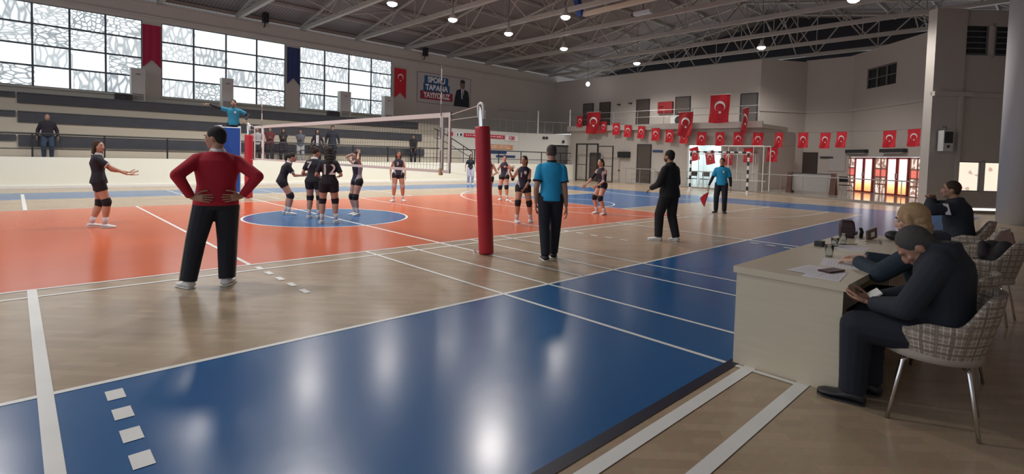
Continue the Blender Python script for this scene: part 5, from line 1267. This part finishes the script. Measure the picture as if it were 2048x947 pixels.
number(p, '3', .13, back=False, z=.2, off=.07 * 1.66 + .012, dx=.03)
pos = (5.1, 4.75)
p = person('person', 'player mostly hidden behind the near red padded post', pos, heading(*pos, 205), 1.66, feet=[(-.10, .05, 0, 25), (.12, .02, 0, 0)], head=(30, 5, 0), hands=[(-.22, .15, .95), (.22, .1, .9)], outfit=dict(top='none', topm=J_NAVY, shortlen=.34, shoem=M_shoed), hair=('pony', 'black'), sk='light', **KW)
pos = (6.9, 6.0)
p = person('person', 'player between the red post and the number one player', pos, heading(*pos, 200), 1.62, feet=[(-.16, .1, 0, 25), (.14, -.05, 0, 0)], head=(25, 5, 0), hands=[(-.20, .22, 1.15), (.22, .05, 1.0)], poles=[(-.8, -.5, -.8), (.5, -1, 0)], outfit=dict(top='none', topm=J_NAVY, shortlen=.30, arms=M_trim, arm0=.9, arm1=.6), hair=('short', 'black'), sk='light', **KW)
badge(p, .03, .2, -.05)
pos = (3.25, 1.30)
p = person('person', 'player with number 1 raising one hand near the second referee', pos, heading(*pos, 178), 1.60, feet=[(-.20, -.05, 0, -5), (.13, .08, 0, 15)], hip=(.0, 0, None), head=(-30, 2, 0), sidel=-2,
    hands=[(-.02, .22, .80), (.33, .06, 1.20)], poles=[(-1, -.3, -.3), (.5, -.2, -1)], hd=[None, dict(d=(-.5, .1, .5), n=(0, 1, 0), t=(0, 1, 0), curl=12)],
    outfit=dict(top='none', topm=J_NAVY, shortlen=.36, arms=M_pad, arm0=.85, arm1=.30), hair=('pony', 'brown'), sk='mid', **KW)
number(p, '1', .15, back=False, z=.17, off=.07 * 1.6 + .012, dx=.06); badge(p, .035, .205, -.035)
pos = (6.40, 1.42)
p = person('person', 'player with white hair ribbon standing ready at the right of the court', pos, heading(*pos, 248), 1.62, feet=[(-.18, -.05, 0, 35), (.15, .05, 0, 30)], hip=(0, -.04, .82), lean=10, twist=30, head=(30, -2, 0), hands=[(-.16, .17, .80), (.16, .40, .80)], outfit=dict(top='none', topm=J_NAVY, shortlen=.30, arms=M_trim, arm0=.35, arm1=.1), hair=('pony', 'brown'), sk='light', **KW)
s = MB(); s.ell(p['HC'](0, -.07, .045), (.035, .012, .02)); s.build('hair_ribbon', M_sock, p['root'], smooth=True)
pos = (11.9, 14.2)
person('person', 'person in a dark top and pale trousers standing at the far barrier', pos, heading(*pos, 170), 1.62, 'f', head=(10, 0, 0), vox=.02, outfit=dict(topm=J_PLAIN, bot='trousers', botm=cloth('pale_trousers', (.45, .42, .50)), pads=False), hair=('long', 'black'), sk='dim')
# spectators on the bleachers
G = 'spectators behind the black railing'
def spect(lb, x, y, z, H, sx_, top, bot, hr, hands=None, seated=False, fa=180, **k):
    kw = dict(vox=.02, outfit=dict(top='jacket', topm=top, bot='trousers', botm=bot, pads=False, infl=.02, shoem=M_shoed), hair=hr, sk='dim', group=G, z0=z)
    kw.update(k)
    if seated: kw.update(hip=(0, 0, .50), feet=[(-.12, .42, 0, 5), (.12, .42, 0, -5)], seated=True, knee=[(-.1, .6, 1), (.1, .6, 1)])
    return person('person', lb, (x, y), heading(x, y, fa), H, sx_, head=(0, 6, 0), hands=hands, **kw)
cm = lambda n, c: cloth(n, c)
fold = [(-.02, .20, 1.08), (.04, .22, 1.05)]
spect('spectator in a dark red jacket standing left of the group behind the net', 3.02, 17.55, 1.0, 1.60, 'm', cm('dark_red_jacket', (.12, .012, .02)), M_trou, ('short', 'black'), fold)
spect('spectator in a black jacket with a pale turquoise print behind the net', 3.62, 17.6, 1.0, 1.58, 'f', M_blk, M_trou, ('long', 'black'), fold)
spect('spectator in a grey blue hoodie with pale trousers behind the net', 4.38, 17.55, 1.0, 1.58, 'm', cm('grey_blue_hoodie', (.10, .12, .15)), cm('pale_grey_trousers', (.36, .37, .38)), ('short', 'black'), fold)
q9 = spect('spectator with an open dark jacket over a white shirt behind the net', 5.20, 17.6, 1.0, 1.63, 'f', cm('open_jacket', (.02, .02, .03)), M_trou, ('long', 'black'))
s = MB(); c, R_ = q9['tor'](.12); s.obox(c + V((0, .135, 0)), (.055, 0, 0), (0, .012, 0), (0, 0, .24)); s.build('white_shirt_front', M_sock, q9['root'])
spect('tall spectator in dark clothes at the right of the group above the huddle', 5.95, 17.62, 1.0, 1.86, 'm', cm('dark_navy_coat', (.015, .02, .035)), M_trou, ('short', 'black'))
spect('spectator in a white top at the left end of the group beside the stand', 2.50, 17.6, 1.0, 1.56, 'f', cm('white_hoodie', (.40, .40, .42)), M_trou, ('short', 'black'))
q8 = spect('spectator in a black coat alone on the right part of the bleachers', 10.55, 17.6, 1.0, 1.62, 'm', M_blk, M_trou, ('short', 'black'), [(-.12, .32, .62), (.12, .32, .62)])
spect('man in a dark jacket and blue jeans standing on the left part of the bleachers', -4.40, 17.75, 1.0, 1.62, 'm', cm('very_dark_jacket', (.018, .014, .025)), cm('blue_jeans', (.035, .06, .10)), ('crop', 'greyshort'))
# seated officials at the desks
def sit(lb, pos, fa, H, sx_, **k):
    kw = dict(hip=(0, 0, .56), seated=True, feet=[(-.12, .44, 0, 5), (.12, .40, 0, -5)], knee=[(-.1, .5, 1), (.1, .5, 1)], vox=.008)
    kw.update(k); return person('person', lb, pos, fa, H, sx_, **kw)
M_dj = cloth('dark_navy_jacket', (.014, .020, .032)); M_wj = cloth('blue_black_jacket', (.018, .035, .052))
sit('grey haired man in a dark jacket bending over his phone at the near desk', (-1.27, -7.04), 0, 1.78, 'm', hip=(0, 0, .535), lean=6, head=(14, 50, 0), hoff=(-.01, .02, -.12), eyes=False, bulk=1.10, vox=.0085,
    hands=[(-.10, .36, .66), (.08, .38, .66)], poles=[(-1, -.5, -.6), (1, -.5, -.6)], hd=[dict(d=(.25, .9, .1), n=(.3, 0, 1), t=(0, .2, 1), curl=45), dict(d=(-.35, .8, .1), n=(-.2, 0, 1), t=(0, .2, 1), curl=45)],
    outfit=dict(top='jacket', topm=M_dj, infl=.024, bot='trousers', botm=M_trou, bi=.02, pads=False, shoem=M_shoed, solem=M_shoed), hair=('short', 'darkgrey'), sk='tan')
sit('blonde woman in a blue black jacket writing at the desk', (-.52, -6.88), 8, 1.70, 'f', hip=(0, 0, .52), lean=14, head=(16, 14, 0), bulk=1.12, vox=.0085,
    hands=[(-.14, .46, .80), (.10, .50, .80)], poles=[(-1, -.3, -.7), (1, -.3, -.7)], hd=[dict(d=(.2, .9, -.1), n=(.2, 0, -1), t=(1, 0, 0), curl=40), dict(d=(-.2, .9, -.1), n=(-.2, 0, -1), t=(-1, 0, 0), curl=30)],
    outfit=dict(top='jacket', topm=M_wj, infl=.030, bot='trousers', botm=M_trou, bi=.02, pads=False, shoem=M_shoed, solem=M_shoed), hair=('bob', 'blonde'), sk='light')
m3 = sit('man in a dark coat with a white sleeve patch sitting beyond the desks', (4.2, -6.55), -8, 1.80, 'm', lean=12, head=(5, -2, 0), bulk=1.16, vox=.011,
    hands=[(-.10, .36, 1.08), (.05, .34, 1.10)], poles=[(-1, 0, -.5), (1, 0, -.5)], outfit=dict(top='jacket', topm=M_dj, infl=.034, bot='trousers', botm=M_trou, bi=.02, pads=False, shoem=M_shoed, solem=M_shoed), hair=('short', 'brown'), sk='tan')
s = MB(); c = m3['Sh'][0] * .55 + m3['El'][0] * .45; s.obox(c + V((-.075, -.01, 0)), (.012, 0, 0), (0, .03, 0), (0, .02, .075)); s.build('sleeve_patch', M_sock, m3['root'])
s = MB(); s.box(-.075, -.005, -.037, .075, .005, .037); o = s.build('mobile_phone', M_white, loc=(-1.24, -6.66, .70)); o.rotation_euler = (.9, 0, .4); tag(o, 'pale phone held low by the grey haired man', 'phone')
# chairs
make_chair('woven plaid armchair nearest the camera under the grey haired man', -1.25, -7.0, .10)
make_chair('woven armchair under the blonde woman', -.52, -6.94, -.05)
make_chair('empty woven armchair with a dark bag on it behind the man at the near desk', 1.85, -7.0, -.1)
make_chair('woven armchair under the man beyond the desks', 4.2, -6.62, .1)
make_chair('woven armchair standing just before the man beyond the desks', 3.2, -6.80, .15)
t = thing('coat_bundle', 'dark bag and brown coat piled over the empty woven armchair', 'bag', (1.90, -7.08, .47))
s = MB(); s.ell((-.03, 0, .14), (.19, .16, .15)); s.ell((.06, .05, .26), (.12, .10, .08)); s.ell((-.1, -.05, .27), (.09, .08, .09)); s.caps((-.15, .1, .2), (-.05, .12, .3), .05, .04); link_mesh('bag_body', remesh(s, .012, 3), mat('bag_black', (.015, .012, .016), .8), t)
s = MB(); s.rings([[(.02, -.16, .20), (.24, -.14, .20), (.22, .12, .20), (.0, .1, .20)], [(.10, -.10, .44), (.15, -.08, .44), (.14, .0, .44), (.09, .0, .44)]]); link_mesh('coat', remesh(s, .012, 3), mat('brown_coat', (.16, .10, .08), .85), t)
plain_chair('black chair legs and frame standing beside the round column', 9.2, -7.55, .4, 0)
